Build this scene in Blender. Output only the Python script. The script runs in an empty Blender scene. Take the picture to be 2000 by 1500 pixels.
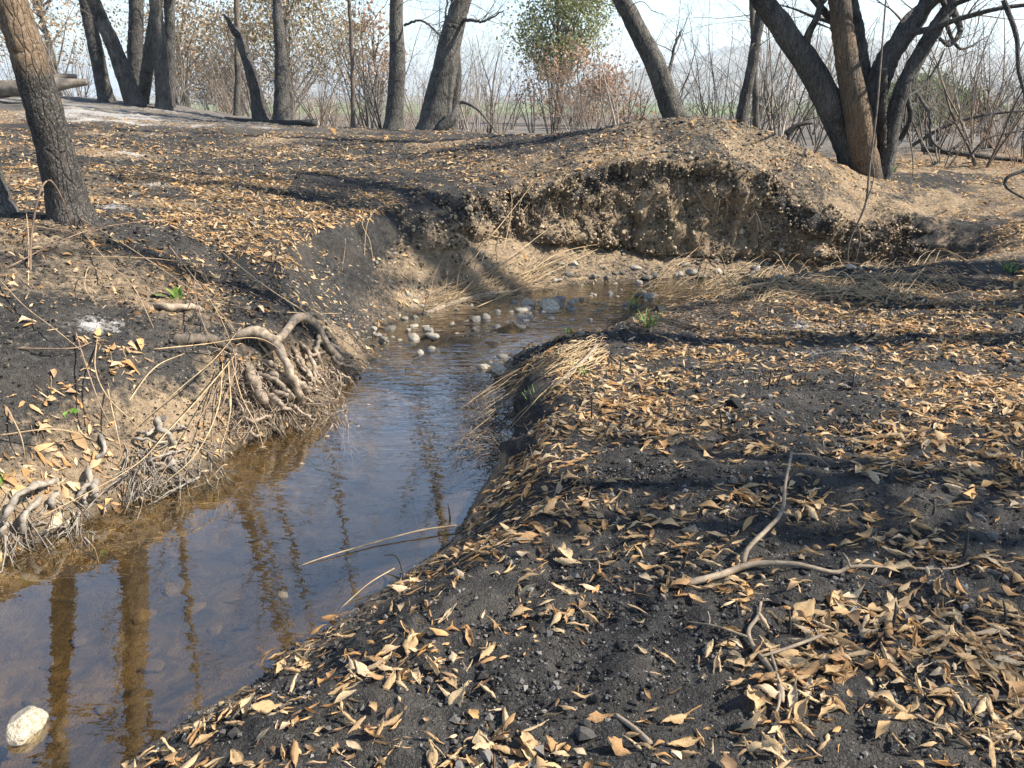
import bpy, math, random
import numpy as np
from mathutils import Vector
R = math.radians
random.seed(7); rng = np.random.default_rng(7)
scene = bpy.context.scene
COL = scene.collection

# ------------------------------------------------------------------ camera, sky, sun, exposure
CAM_H, FPX, PITCH = 1.6, 1500.0, math.atan(0.37)
cam_d = bpy.data.cameras.new('camera'); cam = bpy.data.objects.new('camera', cam_d); COL.objects.link(cam)
cam.location = (0, 0, CAM_H); cam.rotation_euler = (R(90) - PITCH, 0, 0)
cam_d.sensor_width = 36; cam_d.lens = 36 * FPX / 2000; cam_d.clip_start = 0.05; cam_d.clip_end = 60000
scene.camera = cam

SUN_EL, SUN_AZ = R(43), R(97)            # azimuth from +Y towards +X
world = bpy.data.worlds.new('World'); scene.world = world; world.use_nodes = True
wn = world.node_tree.nodes; wl = world.node_tree.links
sky = wn.new('ShaderNodeTexSky'); sky.sky_type = 'NISHITA'; sky.sun_disc = False
sky.sun_elevation = SUN_EL; sky.sun_rotation = SUN_AZ; sky.air_density = 1.1; sky.dust_density = 0.4; sky.ozone_density = 1.2
bg = wn['Background']; wl.new(sky.outputs[0], bg.inputs[0]); bg.inputs[1].default_value = 0.092
sun_d = bpy.data.lights.new('sun', 'SUN'); sun = bpy.data.objects.new('sun', sun_d); COL.objects.link(sun)
sun_d.energy = 5.0; sun_d.angle = R(0.55); sun_d.color = (1, 0.91, 0.77)
SUNV = Vector((math.sin(SUN_AZ) * math.cos(SUN_EL), math.cos(SUN_AZ) * math.cos(SUN_EL), math.sin(SUN_EL)))
sun.rotation_euler = SUNV.to_track_quat('Z', 'Y').to_euler(); sun.location = (20, 12, 25)
scene.view_settings.view_transform = 'Standard'; scene.view_settings.look = 'None'
scene.view_settings.gamma = 1; scene.view_settings.exposure = 1.55
scene.render.engine = 'CYCLES'
scene.cycles.max_bounces = 8; scene.cycles.transparent_max_bounces = 12; scene.cycles.use_denoising = True
scene.cycles.volume_bounces = 0

# ------------------------------------------------------------------ numpy noise
def _hash(ix, iy, iz, seed):
    h = (ix * 374761393 + iy * 668265263 + iz * 2147483647 + seed * 974711) & 0xFFFFFFFF
    h = ((h ^ (h >> 13)) * 1274126177) & 0xFFFFFFFF
    h = ((h ^ (h >> 16)) * 2246822519) & 0xFFFFFFFF
    return ((h ^ (h >> 15)) & 0xFFFF) / 65535.0
def vnoise(x, y, z=None, seed=0):
    x = np.asarray(x, float); y = np.asarray(y, float)
    fx = np.floor(x); fy = np.floor(y); ix = fx.astype(np.int64); iy = fy.astype(np.int64)
    u = x - fx; v = y - fy; u = u*u*u*(u*(u*6-15)+10); v = v*v*v*(v*(v*6-15)+10)
    if z is None:
        a = _hash(ix, iy, 0, seed); b = _hash(ix+1, iy, 0, seed); c = _hash(ix, iy+1, 0, seed); d = _hash(ix+1, iy+1, 0, seed)
        return (a*(1-u)+b*u)*(1-v)+(c*(1-u)+d*u)*v
    z = np.asarray(z, float); fz = np.floor(z); iz = fz.astype(np.int64); w = z - fz; w = w*w*(3-2*w)
    out = 0
    for k, ww in ((0, 1-w), (1, w)):
        a = _hash(ix, iy, iz+k, seed); b = _hash(ix+1, iy, iz+k, seed); c = _hash(ix, iy+1, iz+k, seed); d = _hash(ix+1, iy+1, iz+k, seed)
        out = out + ww*((a*(1-u)+b*u)*(1-v)+(c*(1-u)+d*u)*v)
    return out
def fbm(x, y, z=None, s=1.0, o=4, seed=0, g=0.5):
    t = 0; a = 1; n = 0
    for i in range(o):
        f = 2.03**i / s
        t = t + a*(vnoise(np.asarray(x)*f+i*17.3, np.asarray(y)*f-i*9.1, None if z is None else np.asarray(z)*f+i*3.7, seed+i)-0.5); n += a; a *= g
    return t/n*2
def sstep(a, b, x):
    t = np.clip((np.asarray(x, float)-a)/(b-a), 0, 1); return t*t*(3-2*t)

# ------------------------------------------------------------------ photo pixel -> ray (direction only)
CP, SP = math.cos(PITCH), math.sin(PITCH)
def ray(px, py):
    u = (px-1000)/FPX; v = (750-py)/FPX
    return np.array([u, CP + v*SP, -SP + v*CP])
def at_z(px, py, z):
    d = ray(px, py); return np.array([0, 0, CAM_H]) + d*((z-CAM_H)/d[2])
def at_y(px, py, Y):
    d = ray(px, py); return np.array([0, 0, CAM_H]) + d*(Y/d[1])
def project(P):
    P = np.asarray(P, float); q = P - np.array([0, 0, CAM_H])
    f = q[..., 1]*CP - q[..., 2]*SP; r = q[..., 0]; u = q[..., 1]*SP + q[..., 2]*CP
    f = np.where(f < 0.05, 0.05, f)
    return 1000 + FPX*r/f, 750 - FPX*u/f, f

# ------------------------------------------------------------------ terrain height field
ZW = -0.42
EDGE = [  # (px, py, slope1, run1, slope2): the shore line read at water level, with the bank profile behind it
 (-500,2100,.5,.5,.5),(60,1640,.55,.6,.4),(220,1500,.6,.6,.4),(350,1400,.6,.6,.4),(480,1330,.6,.6,.4),(560,1260,.65,.6,.4),(640,1215,.65,.6,.4),
 (760,1130,.7,.6,.4),(870,1060,.8,.5,.4),(930,960,1.0,.35,.4),(985,900,1.2,.3,.35),(1005,840,1.3,.3,.35),(1010,790,1.2,.3,.35),(960,745,.7,.3,.4),
 (935,720,.4,.4,.5),(1000,695,.4,.4,.5),(1100,670,.4,.5,.5),(1180,640,.4,.5,.5),(1260,615,.4,.5,.5),(1340,600,.4,.5,.5),(1440,585,.4,.5,.5),
 (1550,577,.45,.5,.5),(1650,570,.45,.5,.45),(1720,562,.4,.5,.4),(1745,556,.38,.5,.38),
 (1710,549,.4,.5,.6),(1650,544,.5,.4,2.0),(1550,541,.42,.4,5),(1450,543,.4,.42,5.5),(1350,545,.4,.5,5.5),(1250,547,.42,.7,5),(1150,555,.5,.8,3.5),
 (1050,570,.6,.8,2.2),(950,585,.9,.6,1.6),(870,600,1.1,.5,1.3),(800,620,1.1,.5,1.2),(740,645,1.1,.5,1.1),(722,670,1.0,.5,1.1),(735,700,1.0,.5,1.0),(700,730,1.3,.4,.9),
 (650,770,1.5,.4,.9),(640,800,1.5,.4,.8),(590,825,1.4,.4,.8),(540,845,1.3,.4,.8),(480,870,1.2,.4,.8),(430,900,1.2,.4,.8),(370,940,1.1,.5,.8),
 (330,955,1.1,.5,.8),(280,975,1.1,.5,.8),(200,1005,1.1,.5,.8),(130,1045,1.1,.5,.8),(0,1090,1.1,.5,.8),(-200,1150,1.1,.5,.8),(-700,1300,1.1,.5,.8),(-1500,1700,1.1,.5,.8)]
POLY = np.array([at_z(e[0], e[1], ZW)[:2] for e in EDGE]); PRM = np.array([e[2:] for e in EDGE])
def shore(x, y):
    """signed distance to the shore line (negative in the water) and the bank profile there"""
    x = np.asarray(x, float).ravel(); y = np.asarray(y, float).ravel()
    n = len(POLY); best = np.full(x.shape, 1e9); ins = np.zeros(x.shape, bool)
    W = np.zeros(x.shape); S = np.zeros((3,)+x.shape)
    for i in range(n):
        a = POLY[i]; b = POLY[(i+1) % n]; ab = b-a; L2 = ab@ab
        t = np.clip(((x-a[0])*ab[0]+(y-a[1])*ab[1])/L2, 0, 1)
        d = np.hypot(x-a[0]-t*ab[0], y-a[1]-t*ab[1]); best = np.minimum(best, d)
        w = math.sqrt(L2)/(d+0.06)**4; W += w
        p = PRM[i][:, None]*(1-t)+PRM[(i+1) % n][:, None]*t; S += p*w
        c = (a[1] > y) != (b[1] > y)
        xi = a[0]+(y-a[1])/(b[1]-a[1]+1e-12)*(b[0]-a[0]); ins ^= c & (x < xi)
    return np.where(ins, -best, best), S/W
BAR = at_z(890, 668, ZW); BAR2 = at_z(1000, 640, ZW)
CTRL = []
def cz(px, py, z): p = at_z(px, py, z); CTRL.append((p[0], p[1], z))
def cy(px, py, Y): p = at_y(px, py, Y); CTRL.append((p[0], p[1], p[2]))
for a in [(1000,1500,0),(1500,1500,.02),(2000,1500,.06),(1500,1150,.0),(2000,1100,.05),(1250,950,-.03),(1600,900,0),(2000,800,.05),(1600,720,-.02),
          (1200,760,-.1),(2000,620,.0),(1400,640,-.18),(1700,600,-.1),(1980,560,-.02),(1950,500,.12),(2000,430,.3),(1850,460,.2),(2000,360,.5),(1720,345,.55),(1900,320,.6),(1800,302,.58),
          (2050,320,.62),(1780,400,.38),(700,1500,-.1)]: cz(*a)
for a in [(1350,229,11.2),(1420,231,11.2),(1250,240,11.3),(1500,258,11.0),(1570,290,10.8),(1620,330,10.6),(1680,385,10.4),(1300,305,10.2),(1400,303,10.2),(1500,345,10.0),(1560,395,9.7),(1600,365,10.05),(1640,455,9.4),(1700,490,9.25),(1720,430,9.8),(1800,495,8.9),(1820,430,9.9),(1460,270,10.7),(1300,300,9.95),(1400,297,9.95),(1500,338,9.85),(1210,316,9.95),(1150,320,10.2),(1050,330,10.2),(1000,375,9.4),
          (1120,258,13),(1050,268,13),(980,262,14),(900,256,16),(750,253,18),(600,248,19),(500,236,20),(350,205,20.5),(150,190,21),(-100,175,21),(-300,170,20),
          (880,385,8.9),(800,400,8.4),(700,330,10.3),(700,420,8.0),(600,430,7.6),(480,450,7.0),(500,350,9),(500,290,12),(300,300,11),(200,250,14),(0,240,14),(-200,260,11),
          (150,415,6.2),(0,420,6.3),(-250,430,6),(0,500,5.1),(100,620,4.35),(300,560,5.3),(450,520,6.15),(300,640,4.75),(-200,600,4.3),(0,750,3.75),(-200,800,3.4),(-600,900,3),(800,300,12.5)]: cy(*a)
for a in [(0,-3,0),(5,-3,.1),(8,2,.2),(9,6,.25),(-5,-3,.4),(-6,1,.5),(-3,-3,-.2),(-8,5,1.0),(2.8,12.8,1.05),(3.6,13.2,.7),(2,15.5,.55),(5,15,.55),(5,20,.5),(0,20,.65),(0,17.5,.85),(9,11,.65),(12,16,.6),(9,20,.5),
          (-6,25,.75),(-12,25,1.2),(0,30,.5),(10,30,.5),(-15,14,1.7),(-14,8,1.5),(-20,30,1.2),(20,30,.5),(20,10,.7),(20,0,.5),(-10,0,.8),(0,45,.4),(25,45,.3),(-25,45,.8)]: CTRL.append(a)
CTRL = np.array(CTRL)
_n = len(CTRL); _D = np.hypot(CTRL[:, 0, None]-CTRL[None, :, 0], CTRL[:, 1, None]-CTRL[None, :, 1])
_A = np.zeros((_n+3, _n+3)); _A[:_n, :_n] = -_D + np.eye(_n)*0.05; _A[:_n, _n] = 1; _A[:_n, _n+1:] = CTRL[:, :2]; _A[_n:, :_n] = _A[:_n, _n:].T
_w = np.linalg.solve(_A, np.concatenate([CTRL[:, 2], np.zeros(3)]))
def plateau(x, y):
    xc = np.clip(x, -22, 26); yc = np.clip(y, -5, 46)
    out = np.full(x.shape, _w[_n]) + _w[_n+1]*xc + _w[_n+2]*yc
    for i in range(_n): out -= _w[i]*np.sqrt((xc-CTRL[i, 0])**2+(yc-CTRL[i, 1])**2+0.02)
    far = np.hypot(x, y-5)
    k = sstep(30, 50, far); out = out*(1-k)+0.45*k
    out = out - 5.0*sstep(60, 260, far)
    return out
def H(x, y, full=False):
    sh = np.shape(x); x = np.asarray(x, float).ravel(); y = np.asarray(y, float).ravel()
    d, prm = shore(x, y)
    P = plateau(x, y)
    wob = 1 + 0.25*fbm(x, y, s=.6, o=3, seed=91)
    dd = np.maximum(d, 0)*wob
    bank = ZW - .02 + np.minimum(dd, prm[1])*prm[0] + np.maximum(dd-prm[1], 0)*prm[2]
    k = 0.10
    hh = np.clip(0.5+0.5*(bank-P)/k, 0, 1); z = bank*(1-hh)+P*hh - k*hh*(1-hh)
    near = 1-sstep(14, 40, np.hypot(x, y))
    dry = sstep(0.0, 0.35, d)
    z = z + near*dry*(0.045*fbm(x, y, s=.9, o=3, seed=3)) + near*(0.25+.75*dry)*(0.036*fbm(x, y, s=.17, o=4, seed=5, g=.65))
    z = z + 0.25*sstep(25, 60, np.hypot(x, y))*fbm(x, y, s=30, o=3, seed=8)
    # stream bed
    pool = 0.20*sstep(0, .55, -d)*(1-sstep(5.0, 6.6, y)) + 0.035*sstep(0, .4, -d)*sstep(5.0, 6.6, y)
    bed = ZW - .02 - pool + 0.05*fbm(x, y, s=.35, o=4, seed=12)*sstep(0, .3, -d) + .05*fbm(x, y, s=.14, o=3, seed=15)*sstep(5.2, 6.2, y)*(1-.6*sstep(7.2, 8, y))
    bar = np.exp(-((x-BAR[0])/.55)**2-((y-BAR[1])/.30)**2)+.8*np.exp(-((x-BAR2[0])/.4)**2-((y-BAR2[1])/.2)**2)
    bed = bed+bar*(.085+.04*fbm(x, y, s=.1, o=2, seed=18))*(d < 0)
    z = np.where(d < 0, bed, z)
    if full: return z.reshape(sh), d.reshape(sh), prm.reshape((3,)+sh), P.reshape(sh), bank.reshape(sh)
    return z.reshape(sh)
# coarse lookup table so that rays can be marched quickly
_gx = np.arange(-16, 16, .04); _gy = np.arange(-2, 34, .04)
_GX, _GY = np.meshgrid(_gx, _gy, indexing='ij'); _GZ = H(_GX, _GY)
def hq(x, y):
    fx = np.clip((np.asarray(x, float)+16)/.04, 0, len(_gx)-1.001); fy = np.clip((np.asarray(y, float)+2)/.04, 0, len(_gy)-1.001)
    i = fx.astype(int); j = fy.astype(int); u = fx-i; v = fy-j
    return (_GZ[i, j]*(1-u)+_GZ[i+1, j]*u)*(1-v)+(_GZ[i, j+1]*(1-u)+_GZ[i+1, j+1]*u)*v
def hit(px, py, lift=0.0, water=True):
    """where the ray through a pixel meets ground or water; lift brings it that far off the ground towards the viewer"""
    d = ray(px, py); t = np.arange(.6, 32, .01)/d[1]*1.0
    p = np.array([0, 0, CAM_H])[None]+t[:, None]*d[None]
    g = hq(p[:, 0], p[:, 1])
    if water: g = np.maximum(g, np.where(shore_q(p[:, 0], p[:, 1]), ZW, -9))
    w = np.nonzero(p[:, 2] < g)[0]
    i = w[0] if len(w) else len(t)-1
    q = p[i].copy(); n = np.linalg.norm(d)
    return q - d/n*lift
_GS = (shore(_GX, _GY)[0] < 0).reshape(_GX.shape)
def shore_q(x, y):
    i = np.clip(((np.asarray(x)+16)/.04).astype(int), 0, len(_gx)-1); j = np.clip(((np.asarray(y)+2)/.04).astype(int), 0, len(_gy)-1)
    return _GS[i, j]

# ------------------------------------------------------------------ mesh helpers
def mesh_np(name, V, quads=None, tris=None, mat=None, smooth=True, attrs=None, cols=None, extra_polys=None):
    me = bpy.data.meshes.new(name); V = np.asarray(V, np.float32)
    lv = []; starts = []; n = 0
    if quads is not None and len(quads):
        q = np.asarray(quads, np.int32).reshape(-1, 4); lv.append(q.ravel()); starts.append(np.arange(len(q))*4); n += q.size
    if tris is not None and len(tris):
        t = np.asarray(tris, np.int32).reshape(-1, 3); lv.append(t.ravel()); starts.append(np.arange(len(t))*3+n); n += t.size
    lv = np.concatenate(lv); st = np.concatenate(starts).astype(np.int32)
    me.vertices.add(len(V)); me.vertices.foreach_set('co', V.ravel())
    me.loops.add(len(lv)); me.loops.foreach_set('vertex_index', lv)
    me.polygons.add(len(st)); me.polygons.foreach_set('loop_start', st)
    me.update(calc_edges=True)
    me.polygons.foreach_set('use_smooth', np.full(len(st), smooth))
    for k, v in (attrs or {}).items():
        a = me.attributes.new(k, 'FLOAT', 'POINT'); a.data.foreach_set('value', np.asarray(v, np.float32).ravel())
    for k, v in (cols or {}).items():
        v = np.asarray(v, np.float32)
        if v.shape[1] == 3: v = np.concatenate([v, np.ones((len(v), 1), np.float32)], 1)
        a = me.attributes.new(k, 'FLOAT_COLOR', 'POINT'); a.data.foreach_set('color', v.ravel())
    if mat: me.materials.append(mat)
    return me
def obj(name, me, parent=None, label=None, cat=None, group=None, kind=None, loc=None):
    o = bpy.data.objects.new(name, me); COL.objects.link(o)
    if loc is not None: o.location = tuple(loc)
    if parent is not None: o.parent = parent
    if label: o['label'] = label
    if cat: o['category'] = cat
    if group: o['group'] = group
    if kind: o['kind'] = kind
    return o
def empty(name, loc, label, cat, group=None):
    o = obj(name, None, None, label, cat, group, None, loc); o.empty_display_size = .1; return o
class MB:
    def __init__(s): s.V = []; s.Q = []; s.T = []; s.A = []; s.n = 0
    def add(s, V, Q=None, T=None, a=None):
        V = np.asarray(V, float); s.V.append(V)
        if Q is not None and len(Q): s.Q.append(np.asarray(Q)+s.n)
        if T is not None and len(T): s.T.append(np.asarray(T)+s.n)
        s.A.append(np.zeros(len(V)) if a is None else np.broadcast_to(a, (len(V),))); s.n += len(V)
    def tube(s, path, rad, k=6, a=None, rough=0.0, cap=True):
        P = np.asarray(path, float); n = len(P); rad = np.broadcast_to(np.asarray(rad, float), (n,))
        T = np.gradient(P, axis=0); T /= np.linalg.norm(T, axis=1, keepdims=True)+1e-9
        ref = np.array([0.3, 0.9, 0.2]) if abs(T[0] @ np.array([.3, .9, .2])) < .85 else np.array([1., 0, 0])
        N = np.cross(T, ref[None]); N /= np.linalg.norm(N, axis=1, keepdims=True)+1e-9; B = np.cross(T, N)
        th = np.arange(k)/k*2*math.pi
        ring = N[:, None]*np.cos(th)[None, :, None]+B[:, None]*np.sin(th)[None, :, None]
        rr = rad[:, None]*np.ones((1, k))
        if rough:
            q = P[:, None]+ring*rad[:, None, None]
            fr = max(rad.max(), .01)
            rr = rr*(1+rough*fbm(q[..., 0]/fr, q[..., 1]/fr, q[..., 2]/fr/3.0, s=1.0, o=3, seed=int(abs(P[0, 0])*97) % 50)*1.6)
        V = (P[:, None]+ring*rr[:, :, None]).reshape(-1, 3)
        i = np.arange(n-1)[:, None]*k; j = np.arange(k)[None]; j2 = (j+1) % k
        Q = np.stack([i+j, i+j2, i+k+j2, i+k+j], -1).reshape(-1, 4)
        Tt = []
        if cap:
            V = np.concatenate([V, P[:1], P[-1:]]); c0 = n*k; c1 = c0+1
            Tt = [(c0, (m+1) % k, m) for m in range(k)]+[(c1, (n-1)*k+m, (n-1)*k+(m+1) % k) for m in range(k)]
        s.add(V, Q, Tt, a)
    def mesh(s, name, mat, smooth=True, attr=None, origin=None):
        V = np.concatenate(s.V)
        if origin is not None: V = V-np.asarray(origin)
        return mesh_np(name, V, np.concatenate(s.Q) if s.Q else None, np.concatenate(s.T) if s.T else None, mat, smooth, {attr: np.concatenate(s.A)} if attr else None)
def spline(pts, n=24):
    """Catmull-Rom through points"""
    P = np.asarray(pts, float); P = np.concatenate([2*P[:1]-P[1:2], P, 2*P[-1:]-P[-2:-1]])
    m = len(P)-3; out = []
    for t in np.linspace(0, m-1e-6, n):
        i = int(t); u = t-i; a, b, c, d = P[i:i+4]
        out.append(.5*((2*b)+(-a+c)*u+(2*a-5*b+4*c-d)*u*u+(-a+3*b-3*c+d)*u**3))
    return np.array(out)

# ------------------------------------------------------------------ materials
def new_mat(name):
    m = bpy.data.materials.new(name); m.use_nodes = True; n = m.node_tree.nodes; n.clear()
    out = n.new('ShaderNodeOutputMaterial'); return m, m.node_tree, out
def nd(nt, t, **kw):
    x = nt.nodes.new(t)
    for k, v in kw.items():
        if k.startswith('i_'): x.inputs[k[2:].replace('_', ' ')].default_value = v
        else: setattr(x, k, v)
    return x
def noise(nt, scale, detail=4, rough=.55, vec=None, dist=0):
    x = nd(nt, 'ShaderNodeTexNoise'); x.inputs['Scale'].default_value = scale; x.inputs['Detail'].default_value = detail; x.inputs['Roughness'].default_value = rough; x.inputs['Distortion'].default_value = dist
    if vec: nt.links.new(vec, x.inputs['Vector'])
    return x.outputs['Fac']
def ramp(nt, fac, stops):
    x = nd(nt, 'ShaderNodeValToRGB'); nt.links.new(fac, x.inputs[0]); e = x.color_ramp.elements
    while len(e) < len(stops): e.new(.5)
    for q, (p, c) in zip(e, stops): q.position = p; q.color = tuple(c)+(1,) if len(c) == 3 else c
    return x.outputs[0]
def mix(nt, f, a, b, mode='MIX'):
    x = nd(nt, 'ShaderNodeMix', data_type='RGBA', blend_type=mode)
    for s, i in ((f, 0), (a, 6), (b, 7)):
        if isinstance(s, (int, float)): x.inputs[i].default_value = s
        elif isinstance(s, tuple): x.inputs[i].default_value = s+(1,) if len(s) == 3 else s
        else: nt.links.new(s, x.inputs[i])
    return x.outputs[2]
def math_(nt, op, a, b=0.0, clamp=False):
    x = nd(nt, 'ShaderNodeMath', operation=op, use_clamp=clamp)
    for s, i in ((a, 0), (b, 1)):
        if isinstance(s, (int, float)): x.inputs[i].default_value = s
        else: nt.links.new(s, x.inputs[i])
    return x.outputs[0]
def attr(nt, name, out='Fac'):
    x = nd(nt, 'ShaderNodeAttribute', attribute_name=name); return x.outputs[out]
def pos(nt): return nd(nt, 'ShaderNodeNewGeometry').outputs['Position']
def objco(nt): return nd(nt, 'ShaderNodeTexCoord').outputs['Object']
def bump(nt, h, strength, dist, prev=None):
    x = nd(nt, 'ShaderNodeBump'); x.inputs['Strength'].default_value = strength; x.inputs['Distance'].default_value = dist
    nt.links.new(h, x.inputs['Height'])
    if prev: nt.links.new(prev, x.inputs['Normal'])
    return x.outputs['Normal']
def principled(nt, out, col, rough=.9, normal=None, spec=.3):
    b = nd(nt, 'ShaderNodeBsdfPrincipled')
    for s, k in ((col, 'Base Color'), (rough, 'Roughness')):
        if isinstance(s, (int, float)): b.inputs[k].default_value = s
        elif isinstance(s, tuple): b.inputs[k].default_value = s+(1,)
        else: nt.links.new(s, b.inputs[k])
    b.inputs['Specular IOR Level'].default_value = spec
    if normal: nt.links.new(normal, b.inputs['Normal'])
    nt.links.new(b.outputs[0], out.inputs[0]); return b

def mat_ground():
    m, nt, out = new_mat('burnt_ground'); p = pos(nt)
    n1 = noise(nt, 3.0, 5, .6, p); n2 = noise(nt, 22, 5, .65, p); n3 = noise(nt, 110, 3, .6, p)
    char = ramp(nt, n2, [(.30, (.009, .009, .010)), (.52, (.028, .027, .026)), (.74, (.075, .07, .065))])
    speck = ramp(nt, noise(nt, 190, 2, .6, p), [(.58, (0, 0, 0)), (.68, (1, 1, 1))])
    char = mix(nt, math_(nt, 'MULTIPLY', speck, .5), char, (.19, .185, .18))
    char = mix(nt, ramp(nt, n1, [(.45, (0, 0, 0)), (.7, (.6, .6, .6))]), char, (.085, .075, .063))
    soil = ramp(nt, n2, [(.25, (.10, .073, .046)), (.5, (.25, .185, .118)), (.75, (.38, .295, .195))])
    soil = mix(nt, ramp(nt, n1, [(.4, (0, 0, 0)), (.75, (.6, .6, .6))]), soil, (.12, .09, .065))
    ash = ramp(nt, n3, [(.3, (.22, .21, .20)), (.7, (.62, .61, .60))])
    bed = ramp(nt, noise(nt, 7.5, 7, .66, p, .9), [(.30, (.012, .009, .005)), (.43, (.055, .036, .014)), (.56, (.105, .070, .027)), (.74, (.19, .135, .062))])
    def edge(a, lo, hi, amt=.45):
        v = math_(nt, 'ADD', attr(nt, a), math_(nt, 'MULTIPLY', math_(nt, 'SUBTRACT', n2, .5), amt*2))
        return ramp(nt, v, [(lo, (0, 0, 0)), (hi, (1, 1, 1))])
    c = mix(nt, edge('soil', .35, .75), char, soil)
    c = mix(nt, edge('ash', .42, .85, .6), c, ash)
    far = mix(nt, n1, (.20, .185, .17), (.10, .09, .08))
    c = mix(nt, attr(nt, 'far'), c, far)
    c = mix(nt, attr(nt, 'bed'), c, bed)
    field = ramp(nt, noise(nt, .02, 3, .5, p), [(.35, (.17, .15, .08)), (.5, (.10, .16, .06)), (.7, (.25, .21, .13))])
    c = mix(nt, attr(nt, 'plain'), c, field)
    c = mix(nt, math_(nt, 'MULTIPLY', attr(nt, 'wet'), .85), c, (.014, .012, .009))  # also carries the painted depth darkening of the pool bed
    rough = math_(nt, 'SUBTRACT', .95, math_(nt, 'MULTIPLY', attr(nt, 'wet'), .6))
    nb = bump(nt, n2, .9, .035); nb = bump(nt, n3, 1.0, .014, nb)
    principled(nt, out, c, rough, nb, .25); return m
def mat_water():
    m, nt, out = new_mat('stream_water'); p = pos(nt)
    mp = nd(nt, 'ShaderNodeMapping'); mp.inputs['Scale'].default_value = (3.2, 11, 1); nt.links.new(p, mp.inputs[0])
    r1 = noise(nt, 1.6, 2, .5, mp.outputs[0], .4)
    r2 = noise(nt, 13, 3, .5, p)
    sx = nd(nt, 'ShaderNodeSeparateXYZ'); nt.links.new(p, sx.inputs[0])
    rif = nd(nt, 'ShaderNodeMapRange'); nt.links.new(sx.outputs[1], rif.inputs[0]); rif.inputs[1].default_value = 3.6; rif.inputs[2].default_value = 6.3; rif.inputs[3].default_value = .07; rif.inputs[4].default_value = 1.0
    h = math_(nt, 'ADD', math_(nt, 'MULTIPLY', r1, rif.outputs[0]), math_(nt, 'MULTIPLY', r2, math_(nt, 'MULTIPLY', rif.outputs[0], .45)))
    nb = bump(nt, h, .55, .02)
    gl = nd(nt, 'ShaderNodeBsdfGlossy'); gl.inputs['Roughness'].default_value = .015; nt.links.new(nb, gl.inputs['Normal']); gl.inputs[0].default_value = (1, 1, 1, 1)
    tr = nd(nt, 'ShaderNodeBsdfTransparent'); tr.inputs[0].default_value = (.92, .84, .66, 1)
    gi = nd(nt, 'ShaderNodeNewGeometry'); dt = nd(nt, 'ShaderNodeVectorMath', operation='DOT_PRODUCT'); nt.links.new(gi.outputs['Incoming'], dt.inputs[0]); nt.links.new(nb, dt.inputs[1])
    c5 = math_(nt, 'POWER', math_(nt, 'SUBTRACT', 1.0, math_(nt, 'ABSOLUTE', dt.outputs['Value']), True), 4.0)
    fres = math_(nt, 'ADD', .15, math_(nt, 'MULTIPLY', c5, 1.25), True)
    mx = nd(nt, 'ShaderNodeMixShader'); nt.links.new(fres, mx.inputs[0]); nt.links.new(tr.outputs[0], mx.inputs[1]); nt.links.new(gl.outputs[0], mx.inputs[2])
    nt.links.new(mx.outputs[0], out.inputs[0]); return m
def mat_bark(name, dark, mid, brown, scale=1.0):
    """attribute 'burn': 1 where the fire charred the bark, 0 where it stayed brown"""
    m, nt, out = new_mat(name); p = objco(nt)
    mp = nd(nt, 'ShaderNodeMapping'); mp.inputs['Scale'].default_value = (9*scale, 9*scale, 2.2*scale); nt.links.new(p, mp.inputs[0])
    n1 = noise(nt, 2.6, 6, .65, mp.outputs[0], .5); n2 = noise(nt, 40*scale, 4, .6, p); n4 = noise(nt, 1.3, 3, .5, p)
    vo = nd(nt, 'ShaderNodeTexVoronoi', feature='DISTANCE_TO_EDGE'); vo.inputs['Scale'].default_value = 2.6; nt.links.new(mp.outputs[0], vo.inputs['Vector'])
    ch = ramp(nt, n1, [(.3, dark), (.7, mid)])
    n5 = noise(nt, 3.2, 5, .65, p, .8)
    ch = mix(nt, ramp(nt, n4, [(.45, (0, 0, 0)), (.75, (.45, .45, .45))]), ch, tuple(min(1, c*1.8) for c in mid))
    ch = mix(nt, ramp(nt, n5, [(.50, (0, 0, 0)), (.62, (.75, .75, .75))]), ch, dark)
    br = ramp(nt, n1, [(.3, tuple(c*.4 for c in brown)), (.68, brown)])
    f = math_(nt, 'ADD', attr(nt, 'burn'), math_(nt, 'MULTIPLY', math_(nt, 'SUBTRACT', n4, .5), .8))
    c = mix(nt, ramp(nt, f, [(.35, (0, 0, 0)), (.65, (1, 1, 1))]), br, ch)
    sp = ramp(nt, noise(nt, 75*scale, 3, .65, p), [(.54, (0, 0, 0)), (.64, (1, 1, 1))])
    c = mix(nt, math_(nt, 'MULTIPLY', sp, .38), c, (.30, .28, .25))
    crack = ramp(nt, vo.outputs['Distance'], [(.0, (.0, .0, .0)), (.12, (1, 1, 1))])
    hgt = math_(nt, 'ADD', math_(nt, 'MULTIPLY', n1, .8), math_(nt, 'MULTIPLY', crack, .35))
    nb = bump(nt, hgt, 1.0, .04); nb = bump(nt, n2, .9, .012, nb)
    principled(nt, out, c, .88, nb, .25); return m
def mat_simple(name, a, b, scale=30, rough=.8, bstr=.5, bdist=.004, objrand=0.0, spec=.3):
    m, nt, out = new_mat(name); p = objco(nt)
    n1 = noise(nt, scale, 5, .6, p)
    c = ramp(nt, n1, [(.3, a), (.7, b)])
    if objrand:
        oi = nd(nt, 'ShaderNodeObjectInfo')
        hv = nd(nt, 'ShaderNodeHueSaturation'); nt.links.new(c, hv.inputs['Color'])
        nt.links.new(math_(nt, 'ADD', 1-objrand/2, math_(nt, 'MULTIPLY', oi.outputs['Random'], objrand)), hv.inputs['Value'])
        c = hv.outputs[0]
    principled(nt, out, c, rough, bump(nt, n1, bstr, bdist), spec); return m
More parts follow.
